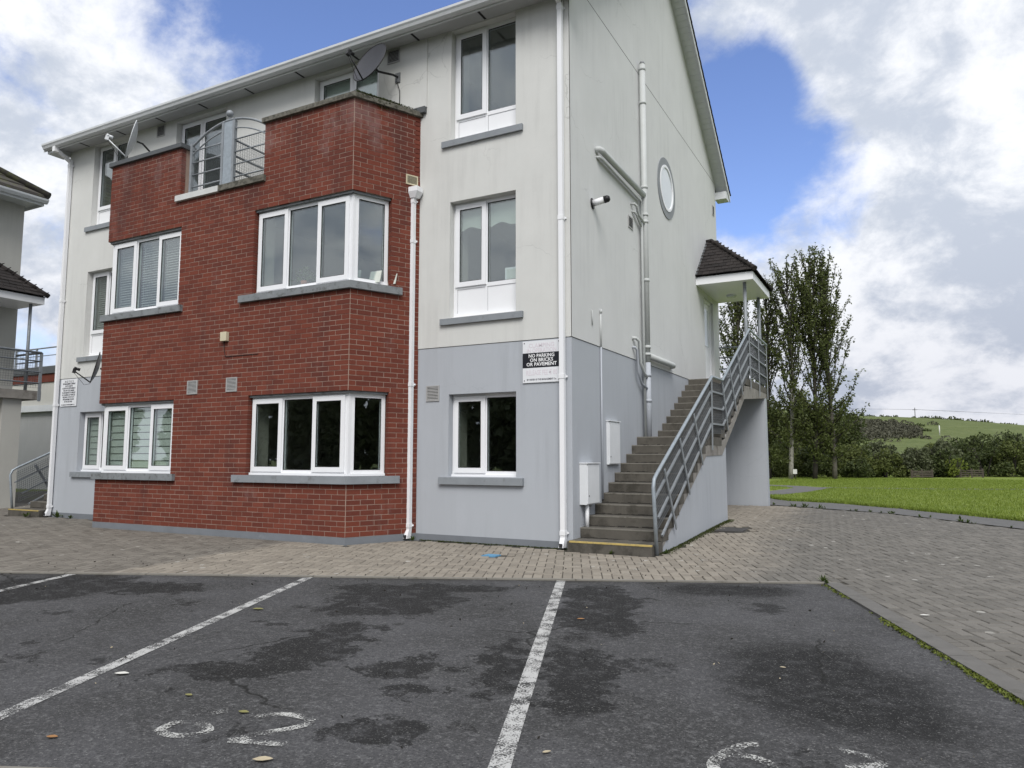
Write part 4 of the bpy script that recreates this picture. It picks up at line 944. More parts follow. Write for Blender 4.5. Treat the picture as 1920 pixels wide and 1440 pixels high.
# ---- outside stairs (right gable, and its mirror on the left gable)
def stairs(mx):
    X = (lambda x: x) if not mx else (lambda x: -12-x)
    W = 1.15
    N = [(-.20, .135)]+[(.28*(k-1)-.03, .13+.1456*(k-1)) for k in range(2, 12)]+[(3.99+.2865*(k-12), 1.586+.1462*(k-11)) for k in range(12, 21)]
    ends = [N[k+1][0] for k in range(19)]+[9.2]
    def bx(mb, x0, x1, *r): a, b = sorted((X(x0), X(x1))); mb.box(a, b, *r)
    mb = MB(); 
    # side wall under lower flight, rendered
    prof = [(-.02, -.1), (4.40, -.1), (4.40, 1.66), (4.05, 1.30), (2.86, 1.30), (.02, -.03)]
    def slab(x0, x1, pr, name, mat, par, **k):
        m_ = MB(); a, b = (X(x0), X(x1)) if not mx else (X(x1), X(x0)); n = len(pr)
        m_.extrude([(0, y, z) for y, z in pr][::-1], (a, 0, 0), (b, 0, 0)); return m_.build(name, mat, par, **k)
    ST = slab(.004, W-.012, prof, 'external_stairs', m_lower, B)
    # concrete stringer (waist slab) visible above the wall
    slab(.003, W-.003, [(-.02, -.09), (2.86, 1.26), (4.05, 1.28), (6.30, 2.44), (9.18, 2.66), (9.18, 2.86), (6.34, 2.72), (6.28, 2.58), (4.25, 1.555), (2.78, 1.42), (-.02, -.05)], 'waist_slab', m_stringer, ST)
    for k, (y, z) in enumerate(N):
        m_ = MB(); y1 = ends[k]+.03
        bx(m_, .002, W, y, y1, z-.1456+.002 if k else -.1, z-.008); bx(m_, .002, W, y+.006, y1, z-.008, z)
        st = m_.build('step', m_conc, ST)
        m_ = MB(); bx(m_, .001, W+.001, y-.003, y+.012, z-.016, z+.0008); m_.build('nosing', m_nosing, st)
        if k == 0: m_ = MB(); bx(m_, .03, W+.002, y-.0045, y+.035, z-.018, z+.0025); m_.build('nosing_stripe', m_yellow, st)
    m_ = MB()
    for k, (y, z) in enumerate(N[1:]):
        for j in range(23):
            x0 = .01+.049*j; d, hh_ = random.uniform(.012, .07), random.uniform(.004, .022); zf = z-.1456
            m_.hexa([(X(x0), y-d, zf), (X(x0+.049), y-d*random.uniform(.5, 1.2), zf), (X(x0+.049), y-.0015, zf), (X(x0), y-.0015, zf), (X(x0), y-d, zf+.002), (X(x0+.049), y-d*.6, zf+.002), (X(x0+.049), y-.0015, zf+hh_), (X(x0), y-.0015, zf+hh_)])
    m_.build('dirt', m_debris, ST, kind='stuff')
    m_ = MB(); bx(m_, .004, W-.004, 8.88, 9.14, -.1, 2.66); m_.build('pier_wall', m_lower, ST)
    # railing
    xr = W+.035; P = lambda y, z: (X(xr), y, z)
    m_ = MB(); m_.tube([P(-.09, 0), P(-.15, .5), P(-.19, .86), P(-.15, .96), P(-.05, 1.02), P(3.22, 2.60), P(4.05, 2.615), P(6.86, 3.98), P(9.1, 3.95), (X(xr), 9.14, 3.92)], .024, 10)
    RL = m_.build('stair_railing', m_galv_pale, B, label=None)
    posts = [((.32, 1.08), (.84, .26)), ((1.12, 1.50), (1.62, .70)), ((1.95, 1.90), (2.46, 1.13)), ((3.21, 2.57), (3.15, 1.36)), ((4.05, 2.58), (4.44, 1.74)), ((4.72, 2.90), (5.25, 2.13)), ((5.52, 3.28), (5.95, 2.50)), ((6.86, 3.95), (6.92, 2.70)), ((8.0, 3.95), (8.0, 2.62)), ((9.1, 3.93), (9.1, 2.62))]
    for (ya, za), (yb, zb_) in posts:
        m_ = MB(); m_.bar(P(ya, za), P(yb, zb_), .012, .055, (0, 1, 0)) if False else m_.bar(P(ya, za), P(yb, zb_), .055, .012, (1, 0, 0)); m_.build('post', m_galv, RL)
    xi = X(xr-.02)
    for k in range(3):
        d = .24+.27*k
        m_ = MB(); pts = [(xi, -.10+.16*k, .94-d+.03*k), (xi, 3.22, 2.60-d*1.02), (xi, 4.12, 2.61-d*1.02), (xi, 6.86, 3.97-d*1.02), (xi, 9.08, 3.94-d*1.02)]
        for a, b in zip(pts, pts[1:]): m_.bar(a, b, .028, .028, (1, 0, 0))
        m_.build('rail', m_galv, RL)
    bot = [(0.0, .28), (3.2, 1.64), (4.12, 1.66), (6.86, 3.0), (9.08, 2.95)]; topp = [(-.08, .92), (3.2, 2.53), (4.06, 2.55), (6.86, 3.90), (9.08, 3.88)]
    xm = X(xr-.036)
    for i in range(4): mesh_panel(RL, (xm, *bot[i]), (xm, *bot[i+1]), (xm, *topp[i]), (xm, *topp[i+1]), .042, .042, .0038)
    # landing end rail
    for z in (3.95, 3.70, 3.42, 3.14):
        m_ = MB(); m_.tube([(X(xr), 9.1, z), (X(.06), 9.1, z)], .018, 8); m_.build('rail', m_galv, RL)
    return ST
stairs(False); stairs(True)

# ---- porch roof with plain tiles
def porch(base_o, parent, mat_t, e0=(1.275, 7.13), y1=9.41, individual=True, mirror=1, soff=m_upvc):
    ox, oy, oz = base_o; xe, y0 = e0; zc = 5.33; ym = (y0+y1)/2; zr = zc+1.08; xr_ = .14
    T = lambda x, y, z: (ox+mirror*x, oy+y, oz+z)
    mb = MB(); P1 = [(.0, y0+.02), (xe-.02, y0+.02), (xe-.02, y1-.02), (0, y1-.02)]
    q = [T(x, y, 5.14) for x, y in P1]; r_ = [T(x, y, 5.315) for x, y in P1]
    mb.hexa(q+r_); PR = mb.build('porch_roof', soff, parent)
    # roof body under the tiles
    mb = MB(); A, Bp, Cp, D_ = T(0.01, y0, zc-.01), T(xe, y0, zc-.01), T(xe, y1, zc-.01), T(.01, y1, zc-.01); Rr, Rw = T(xr_, ym, zr-.03), T(.01, ym, zr-.03)
    mb.poly([A, Bp, Rr, Rw]); mb.poly([Bp, Cp, Rr]); mb.poly([Cp, D_, Rw, Rr]); mb.build('roof_deck', m_vent_dark, PR)
    rows = 11
    tm = MB(); tm.box(-.5, .5, -.5, .5, -.5, .5); tme = tm.mesh('roof_tile', mat_t)
    whole = MB()
    def slope(o, du, dv, w0, w1s, n_):        # o eave corner, du along eave, dv up slope (to ridge), width shrink at both ends
        ln = dv.length; vdir = dv/ln; nn = du.cross(vdir).normalized()
        if nn.z < 0: nn = -nn
        for k in range(n_):
            t = k/n_; l = w1s[0]*t; r = w0-w1s[1]*t; x = l-(k % 2)*.08+.0
            while x < r:
                a, b = max(x, l-.02), min(x+.158, r+.02)
                if b-a > .03:
                    c = o+du*((a+b)/2)+dv*(t+.62/n_)+nn*(.022+random.uniform(-.003, .003))
                    if individual:
                        ob = link('roof_tile', tme, c, PR)
                        tl = random.uniform(-.02, .02)-.075
                        Mx = Matrix((du, vdir, nn)).transposed() @ Matrix.Rotation(tl, 3, 'X')
                        ob.rotation_euler = Mx.to_euler(); ob.scale = (b-a-.004, ln/n_*1.3, .016)
                    else:
                        pass
                x += .162
    V3 = Vector
    O1 = V3(T(.0, y0-.03, zc)); slope(O1, V3((mirror, 0, 0)), V3(T(0, ym, zr))-O1, xe+.03, (0, xe-xr_), rows)
    O2 = V3(T(xe+.03, y0-.03, zc)); Hy = y1-y0+.06; slope(O2, V3((0, 1, 0)), V3(T(xr_, ym, zr))-V3(T(xe+.03, ym, zc)), Hy, (Hy/2, Hy/2), rows)
    O3 = V3(T(.0, y1+.03, zc)); slope(O3, V3((mirror, 0, 0)), V3(T(0, ym, zr))-O3, xe+.03, (0, xe-xr_), rows)
    for a, b in ((T(xe+.04, y0-.04, zc+.03), T(xr_, ym, zr+.03)), (T(xe+.04, y1+.04, zc+.03), T(xr_, ym, zr+.03)), (T(xr_, ym, zr+.03), T(0.0, ym, zr+.03))):
        a, b = V3(a), V3(b); n_ = max(1, int((b-a).length/.3))
        for k in range(n_):
            m_ = MB(); m_.tube([a.lerp(b, k/n_), a.lerp(b, (k+1.06)/n_)], [.062, .052], 8); m_.build('ridge_tile', mat_t, PR)
    for yy in (7.40, 9.18):
        m_ = MB(); m_.tube([T(1.03, yy, 2.88), T(1.03, yy, 5.14)], .038, 10); m_.build('porch_column', m_galv, PR)
    m_ = MB(); m_.tube([T(.5, 8.6, 5.14), T(.5, 8.6, 5.09)], [.12, .10], 14); m_.build('porch_light', m_frost, PR)
    return PR
PRR = porch((0, 0, 0), B, m_tile)
mb = MB(); mb.bar((.012, 7.10, 5.36), (.012, 8.27, 6.44), .02, .07, (1, 0, 0)); mb.build('lead_flashing', m_coping_dark, B)

# ------------------------------------------------------------------ things fixed to the building
def dish(name, c, nrm, r, mount, lnb_drop, mat, lnb_mat, label, rim=m_black):
    c, nrm = Vector(c), Vector(nrm).normalized(); t = empty(name, mount, label=label, cat='satellite dish', group='satellite dishes on the flats')
    a = nrm.cross(Vector((0, 0, 1))).normalized(); b = a.cross(nrm)
    mb = MB(); n, rings = 32, 7; idx = []
    for k in range(rings+1):
        rr = r*k/rings; dep = .16*r*(k/rings)**2*1.3
        idx.append([tuple(c+a*math.cos(2*math.pi*j/n)*rr*.93+b*math.sin(2*math.pi*j/n)*rr+nrm*dep) for j in range(n)])
    for off in (0, -.012):
        for k in range(rings):
            for j in range(n):
                q = [Vector(idx[k][j]), Vector(idx[k+1][j]), Vector(idx[k+1][(j+1) % n]), Vector(idx[k][(j+1) % n])]
                q = [p+nrm*off for p in q]; mb.poly(q if off == 0 else q[::-1], True)
    rf = mb.build('reflector', mat, t)
    mb = MB(); mb.tube([Vector(p)-nrm*.004 for p in idx[-1]]+[Vector(idx[-1][0])-nrm*.004], .009, 6, False); mb.build('rim', rim, rf)
    foot = c-b*r*.95+nrm*.16*r; head = c+nrm*r*1.22-b*lnb_drop
    mb = MB(); mb.tube([foot-b*.02, head-b*.05], .012, 8); mb.build('feed_arm', lnb_mat, t)
    mb = MB(); mb.tube([head-nrm*.09, head-nrm*.02], .028, 10); mb.tube([head-nrm*.02, head+nrm*.02], .034, 10); mb.bar(head, head-b*.09, .05, .06); mb.build('receiver', lnb_mat, t)
    back = c-nrm*.03; mt = Vector(mount)
    mb = MB(); mb.tube([back, back-nrm*.10, mt+Vector((0, -.14, -.02)), mt+Vector((0, -.02, 0))], .018, 8); mb.build('bracket', m_black, t)
    mb = MB(); mb.box(mt.x-.05, mt.x+.05, mt.y-.02, mt.y-.004, mt.z-.09, mt.z+.07); mb.build('wall_plate', m_steel, t)
    mb = MB(); mb.tube([mt+Vector((0, -.03, -.08)), mt+Vector((.05, -.02, -.25)), mt+Vector((.05, -.015, -.62))], .006, 6); mb.build('cable', m_black, t)
    mb = MB(); mb.tube([head-b*.08, head-b*.16-nrm*.1, foot-b*.09+nrm*.1, foot-b*.04], .004, 6); mb.build('cable', m_black, t)
    return t
dish('satellite_dish', (-3.21, -.46, 7.47), (-.16, -.92, .36), .375, (-3.03, -.030, 7.43), .14, m_dish, m_black, 'dark grey satellite dish tilted up above the mossy right parapet')
dish('satellite_dish', (-8.72, -.72, 7.27), (-.52, -.82, .22), .37, (-8.62, -.009, 6.95), .10, m_dish_white, m_upvc_dull, 'white satellite dish seen edge on above the left brick parapet', m_dish_white)
dish('satellite_dish', (-9.93, -.42, 2.99), (-.50, -.83, .22), .31, (-9.80, -.0, 2.86), .12, m_dish_grey, m_black, 'grey satellite dish low beside the brick bay and the notice board')

def text(body, size, mat, loc, parent, ext=.001, bold=0.0, xs=1.0, width=None, name='lettering'):
    cu = bpy.data.curves.new('lettering', 'FONT'); cu.body = body; cu.size = size; cu.align_x = 'CENTER'; cu.align_y = 'CENTER'; cu.extrude = ext; cu.offset = bold; cu.resolution_u = 2
    ob = bpy.data.objects.new('tmp_text', cu); COL.objects.link(ob); bpy.context.view_layer.update()
    me = bpy.data.meshes.new_from_object(ob.evaluated_get(bpy.context.evaluated_depsgraph_get())); bpy.data.objects.remove(ob); bpy.data.curves.remove(cu)
    if width:
        v = np.array([p.co.x for p in me.vertices]); xs = width/(v.max()-v.min())
    me.transform(Matrix.Diagonal((xs, 1, 1, 1))); me.transform(Matrix.Rotation(R(90), 4, 'X')); me.materials.clear(); me.materials.append(mat)
    o = link(name, me, loc, parent); return o
T1 = empty('warning_sign', (-.45, -.01, 2.286), label='white sign with a black band reading NO PARKING ON BRICKS OR PAVEMENT', cat='sign')
mb = MB(); mb.box(-.752, -.158, -.018, -.011, 2.288, 2.884); mb.build('board', m_sign, T1)
mb = MB(); mb.box(-.752, -.158, -.0195, -.0181, 2.50, 2.712); mb.build('black_band', m_signblack, T1)
yy = -.0205
for s, z, sz, wd, mt in (('NO PARKING', 2.668, .070, .40, m_printpale), ('ON BRICKS', 2.607, .070, .36, m_printpale), ('OR PAVEMENT', 2.546, .070, .47, m_printpale),
                         ('CLAMPING', 2.815, .085, .40, m_faded), ('IN OPERATION', 2.745, .085, .46, m_faded), ('RELEASE FEE \u20ac 80', 2.425, .10, .48, m_faded), ('BY ORDER OF THE MANAGEMENT Co.', 2.330, .034, .46, m_print)):
    text(s, sz, mt, (-.455, yy if mt is m_printpale else -.0188, z), T1, .0008, .0012 if mt is not m_print else .0006, width=wd)
for x in (-.725, -.185):
    for z in (2.32, 2.855): m_ = MB(); m_.tube([(x, -.018, z), (x, -.023, z)], .008, 8); m_.build('screw', m_black, T1)
T2 = empty('notice_board', (-11.53, -.01, 2.31), label='white notice board of small black print beside the left downpipe', cat='sign')
mb = MB(); mb.box(-11.815, -11.25, -.018, -.011, 2.315, 2.892); mb.build('board', m_sign, T2)
for i, (s, wd) in enumerate((('N O T I C E', .30), ('THE MANAGEMENT COMPANY', .44), ('OF ST. MARTINS', .26), ('ACCEPTS NO RESPONSIBILITY', .46), ('FOR ANY LOSS, DAMAGE', .38), ('OR DISTURBANCE TO VEHICLES', .46), ('OR CLAMPING OF VEHICLES', .46), ('RELEASE CONTACT', .40), ('FROM MOBILE PHONE', .38), ('IN THE CAR PARK', .28), ('BY ORDER OF THE MANAGEMENT Co.', .46))):
    if i == 2: s = 'OR ITS AGENTS'
    text(s, .062 if i == 0 else (.03 if i == 10 else .046), m_print, (-11.535, -.0188, 2.835-.047*i if i < 10 else 2.345), T2, .0008, .001, width=wd)
mb = MB(); mb.box(-5.715, -5.575, -1.10, -1.044, 3.115, 3.262); JB = mb.build('junction_box', m_creamvent, label='small cream junction box on the brick wall between the two floors', cat='junction box')
mb = MB(); mb.tube([(-5.67, -1.055, 3.115), (-5.668, -1.052, 2.98), (-5.63, -1.05, 2.86), (-4.9, -1.05, 2.86)], .005, 6); mb.build('cable', m_black, JB)
def meter(y0, y1, z0, z1, depth, lab):
    mb = MB(); mb.box(.001, depth-.012, y0, y1, z0, z1); t = mb.build('meter_box', m_box, label=lab, cat='meter box')
    mb = MB(); mb.box(depth-.012, depth, y0+.012, y1-.012, z0+.014, z1-.014); d = mb.build('door', m_box, t)
    mb = MB(); mb.tube([(depth, y0+.05, z0+.12), (depth+.006, y0+.05, z0+.12)], .012, 8); mb.build('lock', m_steel, d)
    mb = MB(); mb.box(-.002, depth+.012, y0-.01, y1+.01, z1, z1+.014); mb.build('cap', m_box, t); return t
meter(1.31, 1.80, 1.13, 1.79, .05, 'white meter box set on the gable wall, the higher of the two'); MT = meter(.24, .70, .585, 1.15, .12, 'deep white meter box on a short pipe beside the bottom steps')
mb = MB(); mb.tube([(.06, .36, .25), (.06, .36, .585)], .028, 10); mb.build('pipe', m_upvc, MT)
# things standing on window boards behind the glass
def potted(x, y, z):
    t = empty('potted_plant', (x, y, z), label='small green potted plant inside the middle floor bay window', cat='plant')
    mb = MB(); mb.tube([(x, y, z), (x, y, z+.12)], [.05, .07], 12); mb.build('pot', m_terracotta, t)
    mb = MB()
    for k in range(70):
        th, ph = random.uniform(0, 6.28), random.uniform(.1, 1.5); r = random.uniform(.08, .22); c = Vector((x+r*math.sin(ph)*math.cos(th), y+.6*r*math.sin(ph)*math.sin(th), z+.12+r*math.cos(ph))); a = Vector((random.uniform(-1, 1), random.uniform(-1, 1), random.uniform(-1, 1))).normalized(); b = a.orthogonal()
        mb.poly([c-a*.03-b*.015, c+a*.03-b*.015, c+a*.03+b*.015, c-a*.03+b*.015])
    for k in range(5): mb.tube([(x, y, z+.12), (x+random.uniform(-.1, .1), y, z+.36)], .004, 4)
    mb.build('foliage', m_weed, t); return t
WB = BZM[0]+.165
potted(-4.20, -.80, WB)
for x, y, w_, h_, lab in ((-4.93, -.80, .07, .10, 'leftmost white card on the bay window board'), (-4.80, -.80, .10, .09, 'white card next to the left mullion of the bay window'), (-3.30, -.70, .09, .22, 'tall pale card by the corner post of the bay window'), (-2.98, -.62, .10, .19, 'square pale frame in the side light of the bay window'), (-2.85, -.42, .11, .17, 'pale picture frame at the end of the side light')):
    mb = MB(); a = Vector((x, y, WB)); mb.hexa([(x-w_, y, WB), (x+w_, y+.01, WB), (x+w_, y+.025, WB), (x-w_, y+.015, WB), (x-w_, y+.05, WB+h_), (x+w_, y+.06, WB+h_), (x+w_, y+.072, WB+h_), (x-w_, y+.062, WB+h_)]); mb.build('picture_frame', m_curtain, label=lab, cat='picture frame')
mb = MB(); mb.box(-1.18, -.93, .24, .255, 3.86, 4.08); PF = mb.build('picture_frame', m_upvc, label='white framed picture in the middle floor window by the corner', cat='picture frame'); mb = MB(); mb.box(-1.15, -.96, .236, .2395, 3.89, 4.05); mb.build('picture', m_zebra, PF)
mb = MB(); mb.tube([(-1.72, .27, 3.85), (-1.72, .27, 3.95)], .035, 12); mb.tube([(-1.72, .27, 3.952), (-1.72, .27, 3.965)], .004, 5); mb.build('candle', m_creamvent, label='small cream candle in the middle floor window', cat='candle')
# covers in the paving
mb = MB(); mb.box(1.29, 1.71, 2.63, 3.27, .02, g(1.5, 2.95)+.001); MC = mb.build('manhole_cover', m_cover, label='dark iron manhole cover in the paving beside the stairs', cat='manhole cover')
mb = MB()
for k in range(7): mb.box(1.33+.05*k, 1.35+.05*k, 2.68, 3.22, g(1.5, 2.95)+.0012, g(1.5, 2.95)+.004)
mb.build('rib', m_cover, MC)
mb = MB(); mb.box(-.785, -.595, -1.115, -.935, -.05, .003); WC = mb.build('valve_cover', m_bluep, label='small blue painted valve cover in the paving by the corner window', cat='valve cover'); mb = MB(); mb.box(-.74, -.64, -1.07, -.98, .0032, .005); mb.build('lid', m_bluep, WC)

# ------------------------------------------------------------------ neighbouring block on the left
NB = empty('neighbouring_building', (-20, -2, 0), label='grey beige block with hipped mossy roof and balcony at the far left', cat='apartment building')
nx, ny = -16.55, 1.5
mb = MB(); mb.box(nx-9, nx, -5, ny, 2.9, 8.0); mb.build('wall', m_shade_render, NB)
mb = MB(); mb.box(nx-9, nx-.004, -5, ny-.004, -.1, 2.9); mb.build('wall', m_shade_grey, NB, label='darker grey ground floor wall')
mb = MB(); mb.box(nx-9.5, nx+.62, -5.5, ny+.12, 7.96, 8.02); mb.build('soffit', m_upvc_dull, NB)
mb = MB(); mb.box(nx+.60, nx+.625, -5.5, ny+.15, 7.9, 8.08); mb.box(nx-9.5, nx+.598, ny+.122, ny+.15, 7.9, 8.08); mb.build('fascia', m_upvc_dull, NB)
prof2 = [(nx+.625, 0, 8.07), (nx+.625, 0, 7.96), (nx+.70, 0, 7.96), (nx+.75, 0, 8.03), (nx+.76, 0, 8.075)]
mb = MB(); mb.extrude(prof2, (0, -5.5, 0), (0, ny+.20, 0)); mb.build('gutter', m_upvc_dull, NB)
mb = MB(); n_ = 20
for k in range(n_):
    f = lambda t: (nx+.72-6.4*t, ny+.18-6.4*t, 8.10+4.4*t)
    (xa, ya, za), (xb, yb, zb2) = f(k/n_), f((k+1.15)/n_)
    mb.hexa([(xa, -5.6, za), (xa, ya, za), (xb, yb, zb2), (xb, -5.6, zb2), (xa, -5.6, za+.07), (xa, ya, za+.07), (xb, yb, zb2+.03), (xb, -5.6, zb2+.03)])
    mb.hexa([(nx-10, ya, za), (xa, ya, za), (xb, yb, zb2), (nx-10, yb, zb2), (nx-10, ya, za+.07), (xa, ya, za+.07), (xb, yb, zb2+.03), (nx-10, yb, zb2+.03)])
mb.build('roof', m_tile_moss, NB)
mb = MB(); mb.tube([(nx+.74, ny+.20, 8.17), (nx+.72-6.4, ny+.18-6.4, 12.6)], .10, 8); mb.build('ridge_tile', m_tile_moss, NB)
porch((nx, ny-9.42, 0), NB, m_tile)
mb = MB(); mb.box(nx+.002, nx+1.2, -4.9, ny+.06, 2.70, 2.92); mb.build('landing_slab', m_stringer, NB)
mb = MB(); mb.box(nx+.003, nx+1.10, ny-.78, ny-.34, -.1, 2.70); mb.build('pier_wall', m_shade_render, NB)
xr = nx+1.22
mb = MB(); mb.tube([(xr, -6, 3.92), (xr, ny+.0, 3.90), (nx+.1, ny+.0, 3.90)], .03, 8); NR = mb.build('landing_railing', m_galv, NB)
for z in (3.68, 3.40, 3.12):
    mb = MB(); mb.tube([(xr, -6, z), (xr, ny+.0, z), (nx+.1, ny+.0, z)], .018, 8); mb.build('rail', m_galv, NR)
for y in (-4.6, -3.2, -1.8, -.5, ny):
    mb = MB(); mb.bar((xr, y, 3.9), (xr, y, 2.66), .07, .03, (1, 0, 0)); mb.build('post', m_galv, NR)
mesh_panel(NR, (xr-.02, -6, 3.0), (xr-.02, ny-.03, 3.0), (xr-.02, -6, 3.85), (xr-.02, ny+.0, 3.85), .06, .06, .003)
# rear wing closing the gap between the blocks
mb = MB(); mb.box(-30, -16.6, 7.0, 12, -.1, 2.95); WG = mb.build('wing_wall', m_shade_grey, NB)
mb = MB(); mb.box(-30, -16.6, 6.97, 12, 2.955, 4.1); mb.build('wing_wall', m_shade_render, NB, label='pale upper part of the rear wing')
mb = MB(); mb.box(-30, -16.6, 6.85, 6.965, 2.98, 3.22); mb.build('wing_band', m_upvc_dull, NB)
mb = MB(); mb.box(-30, -16.6, 6.93, 7.2, 4.102, 4.42); mb.build('wing_parapet', m_brick, NB); mb = MB(); mb.box(-30, -16.6, 6.88, 7.25, 4.422, 4.70); mb.build('coping', m_coping_dark, NB)
mb = MB(); mb.tube([(-30, 7.05, 5.45), (-16.7, 7.05, 5.45)], .03, 8); mb.tube([(-30, 7.05, 5.15), (-16.7, 7.05, 5.15)], .018, 6); mb.build('wing_rail', m_galv, NB)
for x in np.arange(-27, -16.5, 1.4):
    mb = MB(); mb.box(x-.03, x+.03, 7.02, 7.08, 4.7, 5.45); mb.build('post', m_galv, NB)
mb = MB(); mb.box(nx+.35, nx+.80, -.45, .15, 2.925, 3.40)
for k in range(6): mb.box(nx+.805, nx+.815, -.43+.1*k, -.40+.1*k, 2.95, 3.38)
mb.build('storage_crate', m_bluebin, label='dark blue crate on the landing of the far left block', cat='crate')

# ------------------------------------------------------------------ vegetation
def quads(name, P, size, mat, parent=None, squash=1.0, upw=0.0, **k):
    P = np.asarray(P, float); n = len(P)
    a = rng.normal(size=(n, 3)); a /= np.linalg.norm(a, axis=1)[:, None]
    b = rng.normal(size=(n, 3)); b[:, 2] += upw*3; b -= a*(a*b).sum(1)[:, None]; b /= np.linalg.norm(b, axis=1)[:, None]
    s = (size*rng.uniform(.65, 1.3, n))[:, None]
    fold = np.cross(a, b)*s*.25
    V = np.stack([P-a*s, P+b*s*.55*squash+fold, P+a*s, P-b*s*.55*squash+fold], 1).reshape(-1, 3)
    c = (V.min(0)+V.max(0))/2
    me = bpy.data.meshes.new(name); me.vertices.add(4*n); me.vertices.foreach_set('co', (V-c).ravel().astype(np.float32))
    me.loops.add(4*n); me.loops.foreach_set('vertex_index', np.arange(4*n, dtype=np.int32)); me.polygons.add(n); me.polygons.foreach_set('loop_start', np.arange(0, 4*n, 4, dtype=np.int32))
    me.materials.append(mat); me.update(calc_edges=True); me.validate()
    return link(name, me, c, parent, **k)
def poplar(x, y, h_, spread, nl, bark, lab, low=.16, dens=70, lean=(0, 0), size=.072):
    z0 = .12; t = empty('poplar_tree', (x, y, z0), label=lab, cat='tree', group='poplars at the edge of the lawn')
    mb = MB(); pts, rs = [], []
    for k in range(15):
        f = k/14; pts.append(Vector((x+lean[0]*f+.10*math.sin(f*5+x), y+lean[1]*f+.08*math.cos(f*4+x*2), z0-.05+h_*f))); rs.append(.135*(1-f)**.8*h_/12.5+.012)
    mb.tube(pts, rs, 10)
    leaf = []
    limbs = MB()
    for i in range(nl):
        f = low+(1-low)*(i+.5)/nl*.97; bi = min(13, int(f*14)); b = pts[bi].lerp(pts[bi+1], f*14-bi)
        az = i*2.39996+random.uniform(-.5, .5); prof_ = (1-f)**.65*(.55+.6*min(1, (f-low)/.22)); L = min(3.8, spread*prof_*random.uniform(.55, 1.45)*1.9*(.42 if f < .34 else 1)+.55)
        el = R(random.uniform(55, 80) if f > .34 else random.uniform(12, 48)); d = Vector((math.cos(az)*math.cos(el), math.sin(az)*math.cos(el), math.sin(el)))
        q = [b]; n_ = 7
        for k in range(n_): d = (d+Vector((random.uniform(-.12, .12), random.uniform(-.12, .12), .10))).normalized(); q.append(q[-1]+d*L/n_)
        limbs.tube(q, [.035*(1-k/8)*min(1, L/2)+.005 for k in range(n_+1)], 4, False)
        m = int(L*dens)
        for _ in range(m):
            s = random.random()**.8*n_; k = min(n_-1, int(s)); p = q[k].lerp(q[k+1], s-k)
            if s < .6: continue
            leaf.append(p+Vector((random.gauss(0, .075), random.gauss(0, .075), random.gauss(0, .09))))
        for _ in range(int(L*2)):          # side twigs
            s = random.uniform(1.5, n_-.2); k = int(s); p = q[k].lerp(q[k+1], s-k); dd = (d+Vector((random.uniform(-1, 1), random.uniform(-1, 1), random.uniform(-.2, .6)))).normalized(); l2 = random.uniform(.2, .55)
            limbs.tube([p, p+dd*l2], [.006, .003], 3, False)
            for _ in range(int(l2*24)): leaf.append(p+dd*l2*random.random()+Vector((random.gauss(0, .06), random.gauss(0, .06), random.gauss(0, .07))))
    for _ in range(34):          # short epicormic shoots low on the trunk
        f = random.uniform(.07, .36); bi = int(f*14); b = pts[bi].lerp(pts[bi+1], f*14-bi); az = random.uniform(0, 6.28); l2 = random.uniform(.3, 1.0); dd = Vector((math.cos(az), math.sin(az), random.uniform(.1, .9))).normalized()
        limbs.tube([b, b+dd*l2], [.010, .004], 3, False)
        for _ in range(int(l2*62)): leaf.append(b+dd*l2*random.uniform(.25, 1.1)+Vector((random.gauss(0, .13), random.gauss(0, .13), random.gauss(0, .13))))
    mb.build('trunk', bark, t); limbs.build('limbs', m_bark_dark, t)
    quads('crown', leaf, size, m_poplar, t); return t
poplar(-1.12, 31.4, 10.9, 2.3, 62, m_bark_pale, 'slender poplar with a pale trunk beside the small white post', .12, 25, (.1, 0))
poplar(-.12, 32.0, 11.2, 2.6, 66, m_bark_dark, 'full poplar with a dark trunk, second in from the lawn edge', .09, 27, (.2, 0))
poplar(.73, 32.4, 11.0, 2.8, 70, m_bark, 'tallest poplar, with a low branch reaching out over the hedge', .09, 26, (-.1, 0))
poplar(-3.6, 31.0, 10.6, 2.2, 60, m_bark, 'poplar seen through the porch columns and landing railing', .13, 26)
poplar(-2.3, 32.0, 10.2, 1.7, 56, m_bark_dark, 'shorter poplar just right of the porch, behind its column', .17, 26)

def shrub(name, c, rx, ry, h_, n, mat, lab, size=.11, cat='bush', group='bushes along the far side of the lawn', trunk=True, lumps=22, low=.0):
    x, y, z = c; t = empty(name, (x, y, z), label=lab, cat=cat, group=group); P = []
    for i in range(lumps):
        th = random.uniform(0, 6.283); ph = math.acos(random.uniform(-.05, 1)); r = random.uniform(.55, 1.0)
        cc = np.array([x+rx*r*math.sin(ph)*math.cos(th)*.8, y+ry*r*math.sin(ph)*math.sin(th)*.8, z+low+(h_-low)*(.12+.72*r*math.cos(ph))])
        s = np.array([rx, ry, h_*.6])*random.uniform(.16, .30); m = n//lumps
        v = rng.normal(size=(m, 3)); v /= np.linalg.norm(v, axis=1)[:, None]; v *= rng.uniform(.55, 1.12, m)[:, None]**.6
        P.append(cc+v*s)
    P = np.concatenate(P); P[:, 2] = np.maximum(P[:, 2], z+.05)
    quads('foliage', P, size, mat, t)
    if trunk:
        mb = MB()
        for k in range(5):
            a = random.uniform(0, 6.28); mb.tube([(x+.1*math.cos(a), y+.1*math.sin(a), z-.05), (x+rx*.25*math.cos(a), y+ry*.25*math.sin(a), z+h_*.4), (x+rx*.5*math.cos(a), y+ry*.5*math.sin(a), z+h_*.75)], [.05, .035, .01], 5, False)
        mb.build('stems', m_bark_dark, t)
    return t
